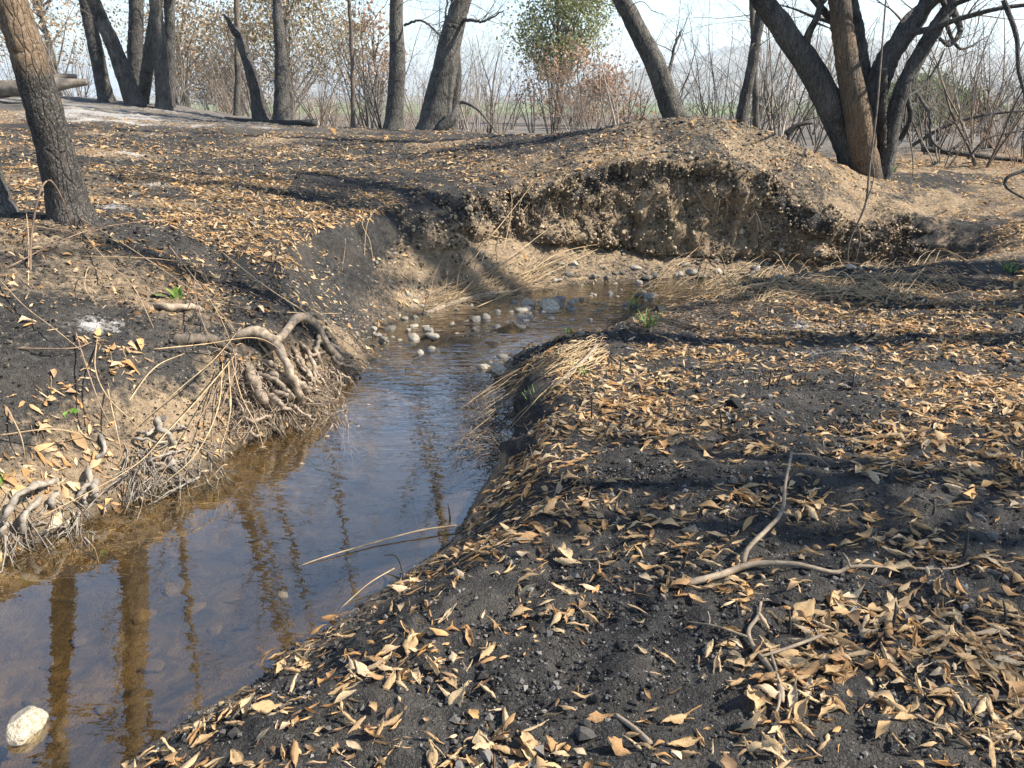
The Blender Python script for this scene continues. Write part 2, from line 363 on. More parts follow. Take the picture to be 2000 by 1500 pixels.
def mat_leaf(name, trans=.35, vein=True):
    m, nt, out = new_mat(name)
    c = attr(nt, 'tint', 'Color'); p = objco(nt)
    if vein: n1 = noise(nt, 60, 3, .6, pos(nt)); c = mix(nt, .55, c, ramp(nt, n1, [(.3, (.45, .42, .38)), (.7, (1, 1, 1))]), 'MULTIPLY')
    b = principled(nt, out, c, .65, None, .25)
    t = nd(nt, 'ShaderNodeBsdfTranslucent'); nt.links.new(c, t.inputs[0])
    mx = nd(nt, 'ShaderNodeMixShader'); mx.inputs[0].default_value = trans
    nt.links.new(b.outputs[0], mx.inputs[1]); nt.links.new(t.outputs[0], mx.inputs[2]); nt.links.new(mx.outputs[0], out.inputs[0]); return m
def mat_leaf_one(name, col):
    m, nt, out = new_mat(name); p = objco(nt)
    wv = nd(nt, 'ShaderNodeTexWave', bands_direction='X'); wv.inputs['Scale'].default_value = 32; wv.inputs['Distortion'].default_value = 2.5; nt.links.new(p, wv.inputs[0])
    n1 = noise(nt, 28, 4, .6, p)
    c = mix(nt, .8, col, ramp(nt, n1, [(.3, (.45, .40, .34)), (.6, (1, 1, 1))]), 'MULTIPLY')
    b = principled(nt, out, c, .6, bump(nt, wv.outputs['Fac'], .5, .002), .3)
    t = nd(nt, 'ShaderNodeBsdfTranslucent'); nt.links.new(c, t.inputs[0])
    mx = nd(nt, 'ShaderNodeMixShader'); mx.inputs[0].default_value = .3
    nt.links.new(b.outputs[0], mx.inputs[1]); nt.links.new(t.outputs[0], mx.inputs[2]); nt.links.new(mx.outputs[0], out.inputs[0]); return m
def mat_lump():
    m, nt, out = new_mat('clod_and_grain'); n1 = noise(nt, 60, 3, .6, pos(nt))
    c = mix(nt, .6, attr(nt, 'tint', 'Color'), ramp(nt, n1, [(.3, (.45, .45, .45)), (.7, (1, 1, 1))]), 'MULTIPLY')
    principled(nt, out, c, .92, bump(nt, n1, .6, .005), .25); return m
M_LUMP = mat_lump()
M_GROUND = mat_ground(); M_WATER = mat_water()
M_BARK = mat_bark('charred_bark', (.015, .015, .016), (.105, .10, .095), (.24, .19, .145))
M_BARKB = mat_bark('scorched_brown_bark', (.016, .015, .014), (.065, .058, .052), (.20, .14, .09))
M_BARKG = mat_bark('grey_scorched_bark', (.022, .022, .022), (.13, .122, .11), (.22, .185, .15))
M_TWIG = mat_simple('bare_twig', (.045, .036, .03), (.16, .13, .105), 14)
M_CHAR = mat_simple('charcoal_wood', (.008, .008, .008), (.05, .048, .046), 40)
M_LOG = mat_simple('weathered_log', (.06, .05, .042), (.24, .205, .17), 5, .85, 1.0, .03)
M_ROOT = mat_simple('root_bark', (.08, .062, .047), (.36, .285, .21), 26, .8, .7, .006)
M_ROOTD = mat_simple('dark_root_bark', (.03, .025, .02), (.14, .115, .09), 20, .85, .9, .01)
M_ROOTG = mat_simple('bleached_root', (.10, .085, .07), (.30, .265, .22), 26, .8, .7, .006)
M_CANE = mat_simple('dry_cane', (.22, .15, .085), (.46, .34, .20), 18, .6, .3, .002, .5)
M_REED = mat_simple('dry_reed', (.18, .125, .07), (.48, .36, .215), 7, .6, .3, .002)
M_STICK = mat_simple('grey_stick', (.09, .068, .048), (.30, .24, .175), 22, .75, .8, .004)
M_STONE = mat_simple('creek_stone', (.065, .06, .052), (.29, .265, .22), 9, .6, .8, .012, 1.1)
M_STONEP = mat_simple('pale_stone', (.20, .17, .12), (.50, .45, .36), 5, .75, 1.0, .02)
M_GRAV = mat_simple('gravel', (.08, .07, .058), (.30, .26, .20), 9, .8, .5, .004)
M_CLOD = mat_simple('charred_clods', (.010, .010, .011), (.055, .05, .047), 14, .95, .7, .006)
M_CLODS = mat_simple('soil_clods', (.07, .052, .036), (.24, .185, .125), 12, .95, .7, .006)
M_FLECK = mat_simple('ash_fleck', (.16, .155, .15), (.42, .40, .38), 20)
M_BEDST = mat_simple('silted_stone', (.03, .02, .009), (.10, .07, .03), 8, .8, .8, .01)
M_GRASS = mat_simple('green_grass', (.06, .13, .02), (.16, .27, .05), 30, .6)
M_LEAF = mat_leaf('dry_leaf_litter'); M_FOL = mat_leaf('tree_foliage', .3, False)
M_HILL = mat_simple('hill_grass', (.10, .095, .06), (.26, .22, .15), .004, 1, 0, 0)

# ------------------------------------------------------------------ ground
def lines():
    ys = np.concatenate([np.arange(-6, 1, .15), np.arange(1, 5, .028), np.arange(5, 9.1, .038), np.arange(9.1, 10.9, .016), np.arange(10.9, 14, .05), np.arange(14, 20, .1), np.arange(20, 44, .45)])
    g = [44.]
    while g[-1] < 9000: g.append(g[-1]*1.13+.2)
    ys = np.concatenate([[-200, -60, -25, -12], ys, g])
    s = [9.]
    while s[-1] < 24: s.append(s[-1]+.22)
    while s[-1] < 9000: s.append(s[-1]*1.14+.2)
    s = np.array(s)
    xs = np.concatenate([-s[::-1], np.arange(-8.9, -4.2, .06), np.arange(-4.2, 6, .033), np.arange(6, 8.9, .06), s])
    return xs, ys
XS, YS = lines()
GX, GY = np.meshgrid(XS, YS, indexing='ij')
GZ, GD, GP, GPL, GB = H(GX, GY, True)
dx = np.gradient(GZ, XS, axis=0); dy = np.gradient(GZ, YS, axis=1); slope = np.hypot(dx, dy)
near = (np.hypot(GX, GY) < 22)
steep = sstep(.9, 2.0, slope)*near*(GD > .02)
nz = 1/np.sqrt(1+slope**2); nx = -dx*nz; ny = -dy*nz
def billow(s, seed, o=3): return 1-2.2*np.abs(fbm(GX, GY, GZ, s=s, o=o, seed=seed, g=.55))
lbank = sstep(-.9, -1.5, GX)*(1-sstep(6.3, 7, GY))
bulge = steep*(1-.7*lbank)*(.35+.65*sstep(-1.4, -.4, GX))*(.24*fbm(GX, GY, GZ, s=.6, o=3, seed=40, g=.6)+.15*billow(.32, 41)+.06*billow(.13, 44, 2)+.025*fbm(GX, GY, GZ, s=.05, o=2, seed=47))
fine = near*(GD > 0)*(1-steep)*.022*fbm(GX, GY, GZ, s=.055, o=2, seed=48)
VX = GX+nx*bulge; VY = GY+ny*bulge; VZ = GZ+nz*bulge*.5+fine-.03*steep*np.maximum(0, bulge)
n_a = fbm(GX, GY, s=1.3, o=4, seed=60); n_b = fbm(GX, GY, s=.35, o=4, seed=63)
lip = GPL-GZ                                    # how far below the old surface the bank was cut
soil = sstep(.10, .45, lip)*.75 + .25*sstep(.6, 1.6, slope) + .35*n_a
left = sstep(-.6, -1.6, GX)*(1-sstep(5.8, 7.2, GY))*(GD > 0)
soil = soil + left*(.27+.45*n_a+.25*n_b)
bank_char_shade = sstep(-3.0, -1.6, GX)*(1-sstep(-1.5, -.9, GX))*sstep(5.9, 6.6, GY)*(1-sstep(9, 9.6, GY))  # dark char gravel, with the shade on this bank painted in
soil = soil - .6*bank_char_shade - .45*steep*np.clip(fbm(GX, GY, GZ, s=.7, o=3, seed=61)*1.6, -.3, 1)
mound = np.exp(-((GX-3.2)/1.9)**2-((GY-10.9)/1.0)**2)
soil = soil + .45*mound*(.45+n_a)*sstep(2.4, 3.8, GX) + .45*sstep(3.4, 4.6, GX)*sstep(7.6, 8.6, GY)*(1-sstep(16, 19, GY))*(.7+n_b)
soil = np.where(GX > 0, soil*(.25+.75*sstep(6.5, 7.6, GY)), soil)
soil = soil + .42*sstep(6.5, 8.5, GY)*(1-sstep(-.6, .4, -lip+.2))*0 + np.where((GY > 7) & (lip < .12), .27+.4*n_a+.3*n_b, 0)
ash = np.zeros_like(GX)
for (px, py, rx, ry, a) in [(330,365,.34,.25,1.1),(215,410,.32,.22,1.1),(255,300,.5,.5,.8),(610,290,.35,.4,.9),(675,393,.13,.1,1.1),(150,620,.28,.2,1.0),(360,265,2.2,.5,.9),(200,235,1.8,1.2,.85),(500,250,1.6,.6,.9),(100,205,2.5,1.5,.9),(430,245,1.5,.5,1.0),
                            (1700,690,.9,.5,.62),(1600,640,.8,.45,.6),(1500,650,.6,.3,.55),(1250,1320,.5,.15,.42),(1550,1400,.4,.12,.5),(1500,1300,.5,.2,.35),(1900,640,.6,.4,.5)]:
    q = hit(px, py); ash = np.maximum(ash, a*np.exp(-((GX-q[0])/rx)**2-((GY-q[1])/ry)**2)*(.55+.9*n_b+.5*n_a))
n_c = fbm(GX, GY*2.5, s=1.1, o=4, seed=66)
ash = ash*np.where(GY > 10, .75, 1)+.55*sstep(13, 17, GY)*sstep(-2.5, -7, GX)*np.clip(.3+1.5*n_c, 0, 1)
bed = (1-sstep(-.02, .04, GD)); wet = (1-sstep(0, .13, GD))*(GD > -.02)*.9 + bed*(.2*sstep(5.2, 6.4, GY)+.95*sstep(2.3, 3.3, GY)*(1-sstep(5.0, 5.8, GY))*sstep(-.08, -.4, GD)*(.75+.8*n_a))  # wet shore and riffle; mid-pool bed painted darker for light lost in depth
wet = np.maximum(wet, bed*np.exp(-((GX-BAR[0])/.7)**2-((GY-BAR[1])/.38)**2)*.95)
far = sstep(13.5, 19, GY)*.75; plain = sstep(55, 90, np.hypot(GX, GY))
nxn, nyn = len(XS), len(YS)
ii = np.arange(nxn-1)[:, None]*nyn+np.arange(nyn-1)[None]
quads = np.stack([ii, ii+nyn, ii+nyn+1, ii+1], -1).reshape(-1, 4)
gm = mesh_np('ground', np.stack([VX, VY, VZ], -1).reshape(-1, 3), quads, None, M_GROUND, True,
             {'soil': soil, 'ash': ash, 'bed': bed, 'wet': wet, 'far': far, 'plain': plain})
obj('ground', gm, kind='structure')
# water sheet: everything inside the shore line, a little under the banks
pv = [(p[0], p[1]) for p in POLY]
_c = POLY.mean(0)
_wx = np.arange(POLY[:, 0].min()-.2, POLY[:, 0].max()+.3, .06); _wy = np.arange(max(-3, POLY[:, 1].min()-.2), POLY[:, 1].max()+.3, .06)
WX, WY = np.meshgrid(_wx, _wy, indexing='ij'); wd = shore(WX, WY)[0].reshape(WX.shape)
keep = (wd[:-1, :-1] < .12) & (wd[1:, 1:] < .12)
jj = (np.arange(len(_wx)-1)[:, None]*len(_wy)+np.arange(len(_wy)-1)[None])[keep]
wq = np.stack([jj, jj+len(_wy), jj+len(_wy)+1, jj+1], -1)
used, inv = np.unique(wq, return_inverse=True)
wv = np.stack([WX.ravel()[used], WY.ravel()[used], np.full(len(used), ZW)], -1)
obj('water', mesh_np('water', wv, inv.reshape(-1, 4), None, M_WATER), kind='structure')
# hills on the horizon
def hills(name, D, x0, x1, prof, depth, seed):
    nx_, ny_ = 160, 14; X = np.linspace(x0, x1, nx_); V = []
    for j in range(ny_):
        t = j/(ny_-1); y = D+depth*t
        hh = np.interp(X, *zip(*prof))
        z = -12+hh*(math.sin(min(t/.75, 1)*math.pi/2))*(1+.25*fbm(X, np.full_like(X, y), s=D*.13, o=4, seed=seed))
        V.append(np.stack([X, np.full_like(X, y), z], -1))
    V = np.array(V).reshape(-1, 3); i = np.arange(ny_-1)[:, None]*nx_+np.arange(nx_-1)[None]
    obj(name, mesh_np(name, V, np.stack([i, i+1, i+nx_+1, i+nx_], -1).reshape(-1, 4), None, M_HILL), kind='structure')
hills('hills', 2600, -9000, 9000, [(-9000, 30), (-1500, 28), (0, 28), (350, 90), (700, 160), (1000, 210), (1250, 250), (1450, 235), (1800, 200), (2500, 180), (9000, 120)], 1200, 71)

# ------------------------------------------------------------------ trees
def grow(mb, start, d, L, r, depth, rnd, wig=.22, up=.12, kids=4, a=1.0, kmin=3, out=None):
    n = max(4, int(L/.16)+2) if depth < 2 else max(4, int(L/.22)+2)
    P = [np.asarray(start, float)]; d = np.asarray(d, float)/np.linalg.norm(d); st = L/(n-1)
    for i in range(n-1):
        d = d+rnd.normal(0, wig, 3)*(.6 if i else .2)+np.array([0, 0, up*st*2]); d /= np.linalg.norm(d); P.append(P[-1]+d*st)
    P = np.array(P); rad = r*np.linspace(1, .22, n)
    mb.tube(P, rad, 6 if r > .03 else (4 if r > .012 else 3), a, 0, False)
    if out is not None: out.append(P)
    if depth > 0:
        for k in range(kids):
            i = int(rnd.uniform(.25, .97)*(n-1)); t = P[min(i+1, n-1)]-P[max(i-1, 0)]; t /= np.linalg.norm(t)
            s = rnd.normal(0, 1, 3); s -= t*(s@t); s /= np.linalg.norm(s)+1e-9
            nd_ = t*rnd.uniform(.5, .9)+s*rnd.uniform(.6, 1.0)
            grow(mb, P[i], nd_, L*rnd.uniform(.38, .68), max(rad[i]*rnd.uniform(.4, .65), .0022), depth-1, rnd, wig*1.1, up, max(2, kids-1), a, kmin, out)
def trunk_path(pix, Y, top_h=None, lean=None, base=None, yslope=0.0):
    """pix: list of (px,py,width px) from the foot up, read at distance Y; goes on above the frame up to height top_h"""
    P = []; rad = []
    for i, (px, py, w) in enumerate(pix):
        p = at_y(px, py, Y+yslope*i)
        P.append(p); rad.append(w*.5*(p[1]*CP-(p[2]-CAM_H)*SP)/FPX)
    b = P[0].copy(); g = float(hq(b[0], b[1])) if abs(b[0]) < 15.5 and b[1] < 33.5 else float(H(np.array([b[0]]), np.array([b[1]]))[0])
    dirn = P[0]-P[1]
    if b[2] > g-.2: b = b+dirn/abs(dirn[2]+1e-6)*min(1.2, b[2]-g+.2); P.insert(0, b); rad.insert(0, rad[0]*1.12)
    if top_h:
        d = P[-1]-P[-2]; d /= np.linalg.norm(d); r0 = rad[-1]; z0 = P[-1][2]; n = 5
        for k in range(1, n+1):
            d = d+np.array([random.uniform(-.1, .1), random.uniform(-.1, .1), .12]); d /= np.linalg.norm(d)
            P.append(P[-1]+d*max(.2, (top_h-z0)/n)); rad.append(r0*(1-.68*k/n))
    return np.array(P), np.array(rad), g
def make_tree(pix, Y, label, cat='tree', name='burnt_tree', mat=None, top_h=7.5, limbs=7, seed=1, limb_from=.45, rough=.11, group=None, scorch=None, lowlimbs=(), sides=14, twigdepth=2, broken=False, limbL=2.4, spray=6):
    rnd = np.random.default_rng(seed); mat = mat or M_BARK
    P, rad, g = trunk_path(pix, Y, None if broken else top_h)
    n = max(30, int(np.linalg.norm(np.diff(P, axis=0), axis=1).sum()/.09)); n = min(n, 110)
    S = spline(P, n); tt = np.linspace(0, len(P)-1, n); rr = np.interp(tt, np.arange(len(P)), rad)
    hb = S[:, 2]-g
    rr = rr*(1+.18*np.exp(-np.clip(hb, 0, 9)/.12))                       # root flare
    if broken: rr[-1] *= .2; S[1:-1] += rnd.normal(0, .012, S[1:-1].shape)
    S[1:-1] += rnd.normal(0, .004, S[1:-1].shape)
    base = np.array([S[0][0], S[0][1], g])
    root = empty(name, base, label, cat, group)
    mb = MB(); mb.tube(S, rr, sides, 1.0, rough)
    me = mb.mesh('trunk', mat, True, None, base)
    vz = np.zeros(len(me.vertices)*3, np.float32); me.vertices.foreach_get('co', vz); vz = vz[2::3]
    lim = scorch if scorch is not None else 2.5
    a = me.attributes.new('burn', 'FLOAT', 'POINT'); a.data.foreach_set('value', np.clip(1-(vz-lim)/.5, 0, 1).astype(np.float32))
    obj('trunk', me, root)
    tw = MB()
    for k in range(limbs):
        f = limb_from+(1-limb_from)*(k+rnd.uniform(0, .9))/max(limbs, 1); i = min(int(f*(n-1)), n-2)
        az = rnd.uniform(0, 6.28); t = S[i+1]-S[i]; t /= np.linalg.norm(t)
        d = t*.7+np.array([math.cos(az), math.sin(az), .25]); lm = MB(); paths = []
        L = limbL*rnd.uniform(.6, 1.15)*(1.1-.5*f)
        grow(lm, S[i], d, L, max(rr[i]*rnd.uniform(.32, .55), .008), 0, rnd, .14, .15, 0, .7, out=paths)
        me = lm.mesh('limb', mat, True, 'burn', base); obj('limb', me, root)
        Pl = paths[0]
        for q in range(5):
            j = int(rnd.uniform(.2, .98)*(len(Pl)-1)); tt_ = Pl[min(j+1, len(Pl)-1)]-Pl[max(0, j-1)]; tt_ /= np.linalg.norm(tt_)
            grow(tw, Pl[j], tt_+rnd.normal(0, .7, 3), L*rnd.uniform(.3, .6), .009, twigdepth-1, rnd, .2, .15, 4)
    if not broken:
        for k in range(spray):                                              # thin shoots and drooping twigs low on the trunk
            zf = rnd.uniform(1.6, 4.2); i = int(np.argmin(np.abs(hb-zf))); az = rnd.uniform(0, 6.28)
            grow(tw, S[i], np.array([math.cos(az), math.sin(az), rnd.uniform(-.2, .7)]), rnd.uniform(.7, 2.0), rnd.uniform(.006, .014), 2, rnd, .2, rnd.uniform(-.25, .1), 4)
    for (pp, w) in lowlimbs:                                                # limbs read off the photograph
        q = np.array([at_y(x, y, Y+dy_) for x, y, dy_ in pp]); Pl = spline(q, 26); lm = MB(); Pl[1:] += rnd.normal(0, .006, Pl[1:].shape)
        r_ = np.linspace(w[0], w[1], 26)*.5*Y/FPX
        lm.tube(Pl, r_, 9 if w[0] > 12 else 5, .85, .08); obj('limb', lm.mesh('limb', mat, True, 'burn', base), root)
        for q in range(7):
            j = int(rnd.uniform(.35, .98)*25); grow(tw, Pl[j], (Pl[min(j+1, 25)]-Pl[j-1])/.1+rnd.normal(0, .8, 3), rnd.uniform(.4, 1.0), max(r_[j]*.4, .004), 1, rnd, .2, .1, 3)
    if tw.n: obj('twigs', tw.mesh('twigs', M_TWIG, True, None, base), root, kind='stuff')
    return root

make_tree([(142,425,76),(110,300,69),(68,150,65),(18,0,60)], 6.2, 'thick leaning tree with brown bark above and black scorched base on left bank', mat=M_BARKB, top_h=9.5, scorch=.9, seed=3, limbs=15, limb_from=.5, limbL=3.6, spray=0, sides=28, rough=.07)
make_tree([(-5,425,70),(-45,300,60),(-110,120,55)], 6.4, 'black charred tree leaning out beside the thick brown-barked tree', top_h=9, seed=4, limbs=14, limb_from=.5, limbL=3.4, spray=0, sides=20)
GL = 'burnt trunks standing on the ash slope'
make_tree([(207,196,30),(190,110,27),(166,0,24)], 19.5, 'grey burnt trunk leaning left, nearest the fallen log on the slope', mat=M_BARK, seed=11, limbs=10, top_h=16, scorch=3, limbL=3, group=GL)
make_tree([(262,200,34),(226,100,28),(182,0,23)], 19, 'strongly leaning burnt trunk at the left of the close trunk clump', mat=M_BARK, seed=12, limbs=10, top_h=16, scorch=3, limbL=3, group=GL)
make_tree([(268,200,32),(264,100,30),(266,0,28)], 20.3, 'straight charcoal trunk rising behind the leaning trunk of the clump', mat=M_BARK, seed=13, limbs=10, top_h=17, scorch=4, limbL=3, group=GL)
make_tree([(278,200,24),(294,90,24),(305,10,20)], 19.8, 'burnt trunk leaning right inside the trunk clump on the slope', mat=M_BARKG, seed=14, top_h=14, scorch=3, limbL=3, group=GL)
make_tree([(320,207,28),(313,100,26),(303,0,24)], 19, 'grey burnt trunk with pale flecks at the right of the clump', mat=M_BARKG, seed=15, limbs=10, top_h=16, scorch=3, limbL=3, group=GL)
make_tree([(331,208,20),(331,100,20),(330,0,20)], 19.6, 'slimmer burnt trunk touching the right side of the clump', mat=M_BARK, seed=16, top_h=15, scorch=3, limbL=3, group=GL)
make_tree([(512,245,34),(492,150,24),(470,80,19),(452,50,12),(436,27,3)], 18.8, 'jagged broken charred snag with a sharp tip on the crest', 'snag', 'broken_snag', M_BARK, limbs=0, broken=True, seed=21, scorch=9, rough=.2)
make_tree([(462,232,13),(464,120,11),(462,0,11)], 20.5, 'slim bare trunk standing just behind the jagged snag', mat=M_BARKG, limbs=6, seed=22, top_h=8, scorch=1, sides=8, limbL=2)
make_tree([(552,250,36),(549,130,28),(541,0,18)], 18.5, 'black deeply furrowed trunk beside the charred fallen log', mat=M_BARK, limbs=7, seed=23, top_h=12, scorch=9, rough=.18, limbL=2.2)
make_tree([(690,254,10),(687,110,8),(682,0,7)], 17.5, 'thin bare sapling with spreading twigs on the crest', mat=M_TWIG, limbs=8, seed=24, top_h=6, limb_from=.35, sides=7, limbL=1.6)
make_tree([(768,254,36),(776,130,31),(775,0,25)], 17.8, 'upright grey burnt tree with pale scorched foot on the crest', mat=M_BARKG, limbs=12, seed=25, top_h=17, scorch=4, limbL=3.6, spray=10,
          lowlimbs=[(((790,50,0),(820,40,-.3),(850,60,-.6),(870,90,-.8)), (5, 2))])
make_tree([(848,256,62),(868,140,50),(885,60,43),(902,0,38)], 16.5, 'stout leaning grey burnt tree with a knobbly trunk on the crest', mat=M_BARKG, limbs=13, seed=26, top_h=17, scorch=5, limbL=4, sides=22, spray=16,
          lowlimbs=[(((893,40,0),(915,38,-.2),(945,42,-.4),(985,20,-.5)), (9, 2)), (((885,55,0),(870,35,.2),(875,0,.4)), (6, 3))])
make_tree([(880,254,24),(890,170,22),(893,110,14)], 17.2, 'short burnt stem close behind the stout leaning tree', mat=M_BARK, limbs=4, seed=27, top_h=6, scorch=1.2, limbL=1.6)
make_tree([(1318,226,44),(1272,110,38),(1214,0,34)], 13.2, 'leaning grey burnt tree growing from behind the earth mound', mat=M_BARKG, limbs=8, seed=28, top_h=9, scorch=3.5, limbL=2.6, spray=12,
          lowlimbs=[(((1300,160,0),(1310,130,.2),(1318,90,.3),(1330,60,.3)), (9, 3))])
make_tree([(1446,240,22),(1470,120,19),(1490,0,18)], 14.5, 'dark slim trunk leaning right behind the crest of the mound', mat=M_BARK, limbs=7, seed=29, top_h=8, scorch=3, limbL=2)
make_tree([(1476,240,14),(1474,120,11),(1468,0,10)], 15.5, 'thin pale stem crossing behind the dark slim trunk', mat=M_BARKG, limbs=6, seed=30, top_h=7, scorch=1, limbL=1.8, sides=8)
# the many-stemmed tree on the right: one tree, several trunks
def multi():
    Y = 11.6; rnd = np.random.default_rng(5)
    b = at_y(1700, 345, Y); g = float(hq(b[0], b[1])); base = np.array([b[0], b[1], g])
    root = empty('multi_stem_tree', base, 'large burnt tree with several trunks fanning out from one foot right of the mound', 'tree')
    tw = MB()
    stems = [([(1676,335,58),(1640,240,54),(1580,130,48),(1485,-5,40),(1400,-150,30),(1330,-330,14)], 0, M_BARK, 9),
             ([(1694,345,54),(1678,240,50),(1655,120,44),(1640,0,40),(1625,-200,30),(1600,-420,12)], -.25, M_BARKB, -.2),
             ([(1700,330,40),(1690,180,30),(1675,60,27),(1660,-20,24),(1650,-260,12)], .3, M_BARK, 9),
             ([(1700,330,50),(1704,220,46),(1728,125,42),(1775,60,34),(1815,-10,30),(1850,-200,22),(1880,-420,10)], .12, M_BARK, 9),
             ([(1724,345,36),(1738,260,33),(1766,165,30),(1815,75,28),(1862,0,25),(1930,-130,18),(1990,-330,8)], -.1, M_BARK, 9),
             ([(1722,300,16),(1724,220,14),(1728,135,11)], -.35, M_BARKB, 9)]
    for pix, dy_, mat, sc in stems:
        P = []; rad = []
        for i, (x, y, w) in enumerate(pix):
            p = at_y(x, y, Y+dy_*(1 if i else .4)); P.append(p); rad.append(w*.5*(p[1]*CP-(p[2]-CAM_H)*SP)/FPX)
        f = P[0].copy(); f[2] = g-.15; P.insert(0, f); rad.insert(0, rad[0]*1.15)
        n = 70; S = spline(P, n); rr = np.interp(np.linspace(0, len(P)-1, n), np.arange(len(P)), rad); S[2:-1] += rnd.normal(0, .005, S[2:-1].shape)
        mb = MB(); mb.tube(S, rr, 20, 1.0 if sc > 0 else .42, .09); obj('trunk', mb.mesh('trunk', mat, True, 'burn', base), root)
        if len(pix) > 4:
            for k in range(7):
                i = int(rnd.uniform(.55, .98)*(n-1)); t = S[i]-S[i-1]; t /= np.linalg.norm(t)
                lm = MB(); ps = []; L = rnd.uniform(1, 2.2)
                grow(lm, S[i], t*.7+rnd.normal(0, .6, 3), L, max(rr[i]*.4, .012), 0, rnd, .15, .1, 0, .9, out=ps); obj('limb', lm.mesh('limb', M_BARK, True, 'burn', base), root)
                for q in range(6):
                    j = rnd.integers(2, len(ps[0])); grow(tw, ps[0][j], t+rnd.normal(0, .7, 3), L*rnd.uniform(.3, .6), .008, 1, rnd, .2, .1, 4)
    for pp, w in [(((1572,105,0),(1578,70,-.1),(1595,35,-.2),(1606,0,-.2),(1625,-60,-.2)), (15, 8)), (((1770,65,.1),(1810,58,-.1),(1880,35,-.3),(1960,15,-.5),(2060,5,-.6)), (13, 5)),
                  (((1862,20,-.1),(1875,60,-.3),(1855,88,-.4),(1835,75,-.5)), (12, 5)), (((1845,40,0),(1865,85,.2),(1885,95,.3),(1930,70,.4)), (8, 2)), (((1730,110,.1),(1762,45,.3),(1790,15,.4)), (14, 8)),
                  (((1772,190,0),(1778,230,.1),(1760,270,.2),(1742,290,.1)), (9, 11)), (((1770,190,0),(1800,170,.2),(1830,130,.3),(1845,95,.4)), (7, 3))]:
        q = np.array([at_y(x, y, Y+d_) for x, y, d_ in pp]); Pl = spline(q, 24); r_ = np.linspace(w[0], w[1], 24)*.5*Y/FPX
        lm = MB(); lm.tube(Pl, r_, 8, 1, .08); obj('limb', lm.mesh('limb', M_BARK, True, 'burn', base), root)
        for k in range(6):
            j = rnd.integers(8, 23); grow(tw, Pl[j], (Pl[j]-Pl[j-1])*8+rnd.normal(0, .6, 3), rnd.uniform(.3, .9), max(.35*r_[j], .004), 1, rnd, .22, .1, 3)
    obj('twigs', tw.mesh('twigs', M_TWIG, True, None, base), root, kind='stuff')
    for (x, y0, y1, w) in ((1656, 62, 136, 20), (1676, 205, 222, 9)):       # old wounds in the front trunk
        c0 = at_y(x-3 if w > 10 else x, y0, Y-.42); c1 = at_y(x+2 if w > 10 else x, y1, Y-.42); m = (c0+c1)/2; hv_ = (c1-c0)/2; rx = w*.5*Y/FPX
        th = np.arange(24)/24*2*math.pi; side = np.array([1., 0, 0]); fw = np.array([0, .10, 0])
        mb = MB(); mb.tube(np.array([m+side*rx*math.cos(t)+hv_*math.sin(t)+np.array([0, .075+.04*math.cos(t)**2, 0]) for t in np.append(th, 2*math.pi)]), rx*.32, 6, .1, 0, False); obj('wound_rim', mb.mesh('wound_rim', M_STICK, True, None, base), root)
        V = [m+side*rx*.85*math.cos(t)+hv_*.95*math.sin(t)+np.array([0, .07, 0]) for t in th]+[m+np.array([0, .085, 0])]
        obj('hollow_shade', mesh_np('hollow_shade', np.array(V)-base, None, [(i, (i+1) % 24, 24) for i in range(24)], M_CHAR), root)  # nearly flat dark disc, its colour standing for the shade inside the hollow
multi()
# trees beyond the frame whose shadows and reflections fall into it
def side_tree(x, y, h, r, lean, label, seed):
    rnd = np.random.default_rng(seed); g = float(H(np.array([x]), np.array([y]))[0]); base = np.array([x, y, g])
    root = empty('burnt_tree', base, label, 'tree', 'burnt trees standing on the near bank')
    P = [np.array([0, 0, -.2])]; d = np.array([lean[0], lean[1], 1.])
    for k in range(8): d = d+rnd.normal(0, .06, 3); d /= np.linalg.norm(d); P.append(P[-1]+d*(h+.2)/8)
    S = spline(P, 60); rr = np.linspace(r, r*.25, 60); mb = MB(); mb.tube(S, rr, 12, 1, .1); obj('trunk', mb.mesh('trunk', M_BARK, True, 'burn'), root)
    tw = MB()
    for k in range(13):
        i = int(rnd.uniform(.3, .97)*59); az = rnd.uniform(0, 6.28); lm = MB(); ps = []; L = rnd.uniform(1.2, 3)*(1.15-.5*i/60)
        grow(lm, S[i], np.array([math.cos(az), math.sin(az), .7]), L, rr[i]*.5, 0, rnd, .14, .12, 0, 1, out=ps); obj('limb', lm.mesh('limb', M_BARK, True, 'burn'), root)
        for q in range(8):
            j = rnd.integers(2, len(ps[0])); grow(tw, ps[0][j], rnd.normal(0, .8, 3)+np.array([0, 0, .4]), L*rnd.uniform(.35, .7), .011, 1, rnd, .2, .1, 4)
    obj('twigs', tw.mesh('twigs', M_TWIG), root, kind='stuff')
side_tree(9.8, 4.9, 14, .30, (.0, 0), 'tall burnt tree with wide bare crown on the near bank', 102)
side_tree(10.2, 6.3, 15, .26, (-.03, .02), 'thick burnt tree beside the tall wide-crowned one on the near bank', 106)
side_tree(9.2, 5.2, 14, .24, (.02, .02), 'burnt tree with heavy limbs between its taller neighbours on the near bank', 107)
side_tree(7.2, 2.6, 7.6, .18, (.05, .03), 'slender burnt tree with bare crown on the near bank', 103)
side_tree(12.0, 5.6, 15, .32, (0, 0), 'tallest burnt tree furthest back on the near bank', 104)
side_tree(8.4, 1.0, 8, .22, (.04, -.02), 'burnt tree behind the slender one on the near bank', 105)

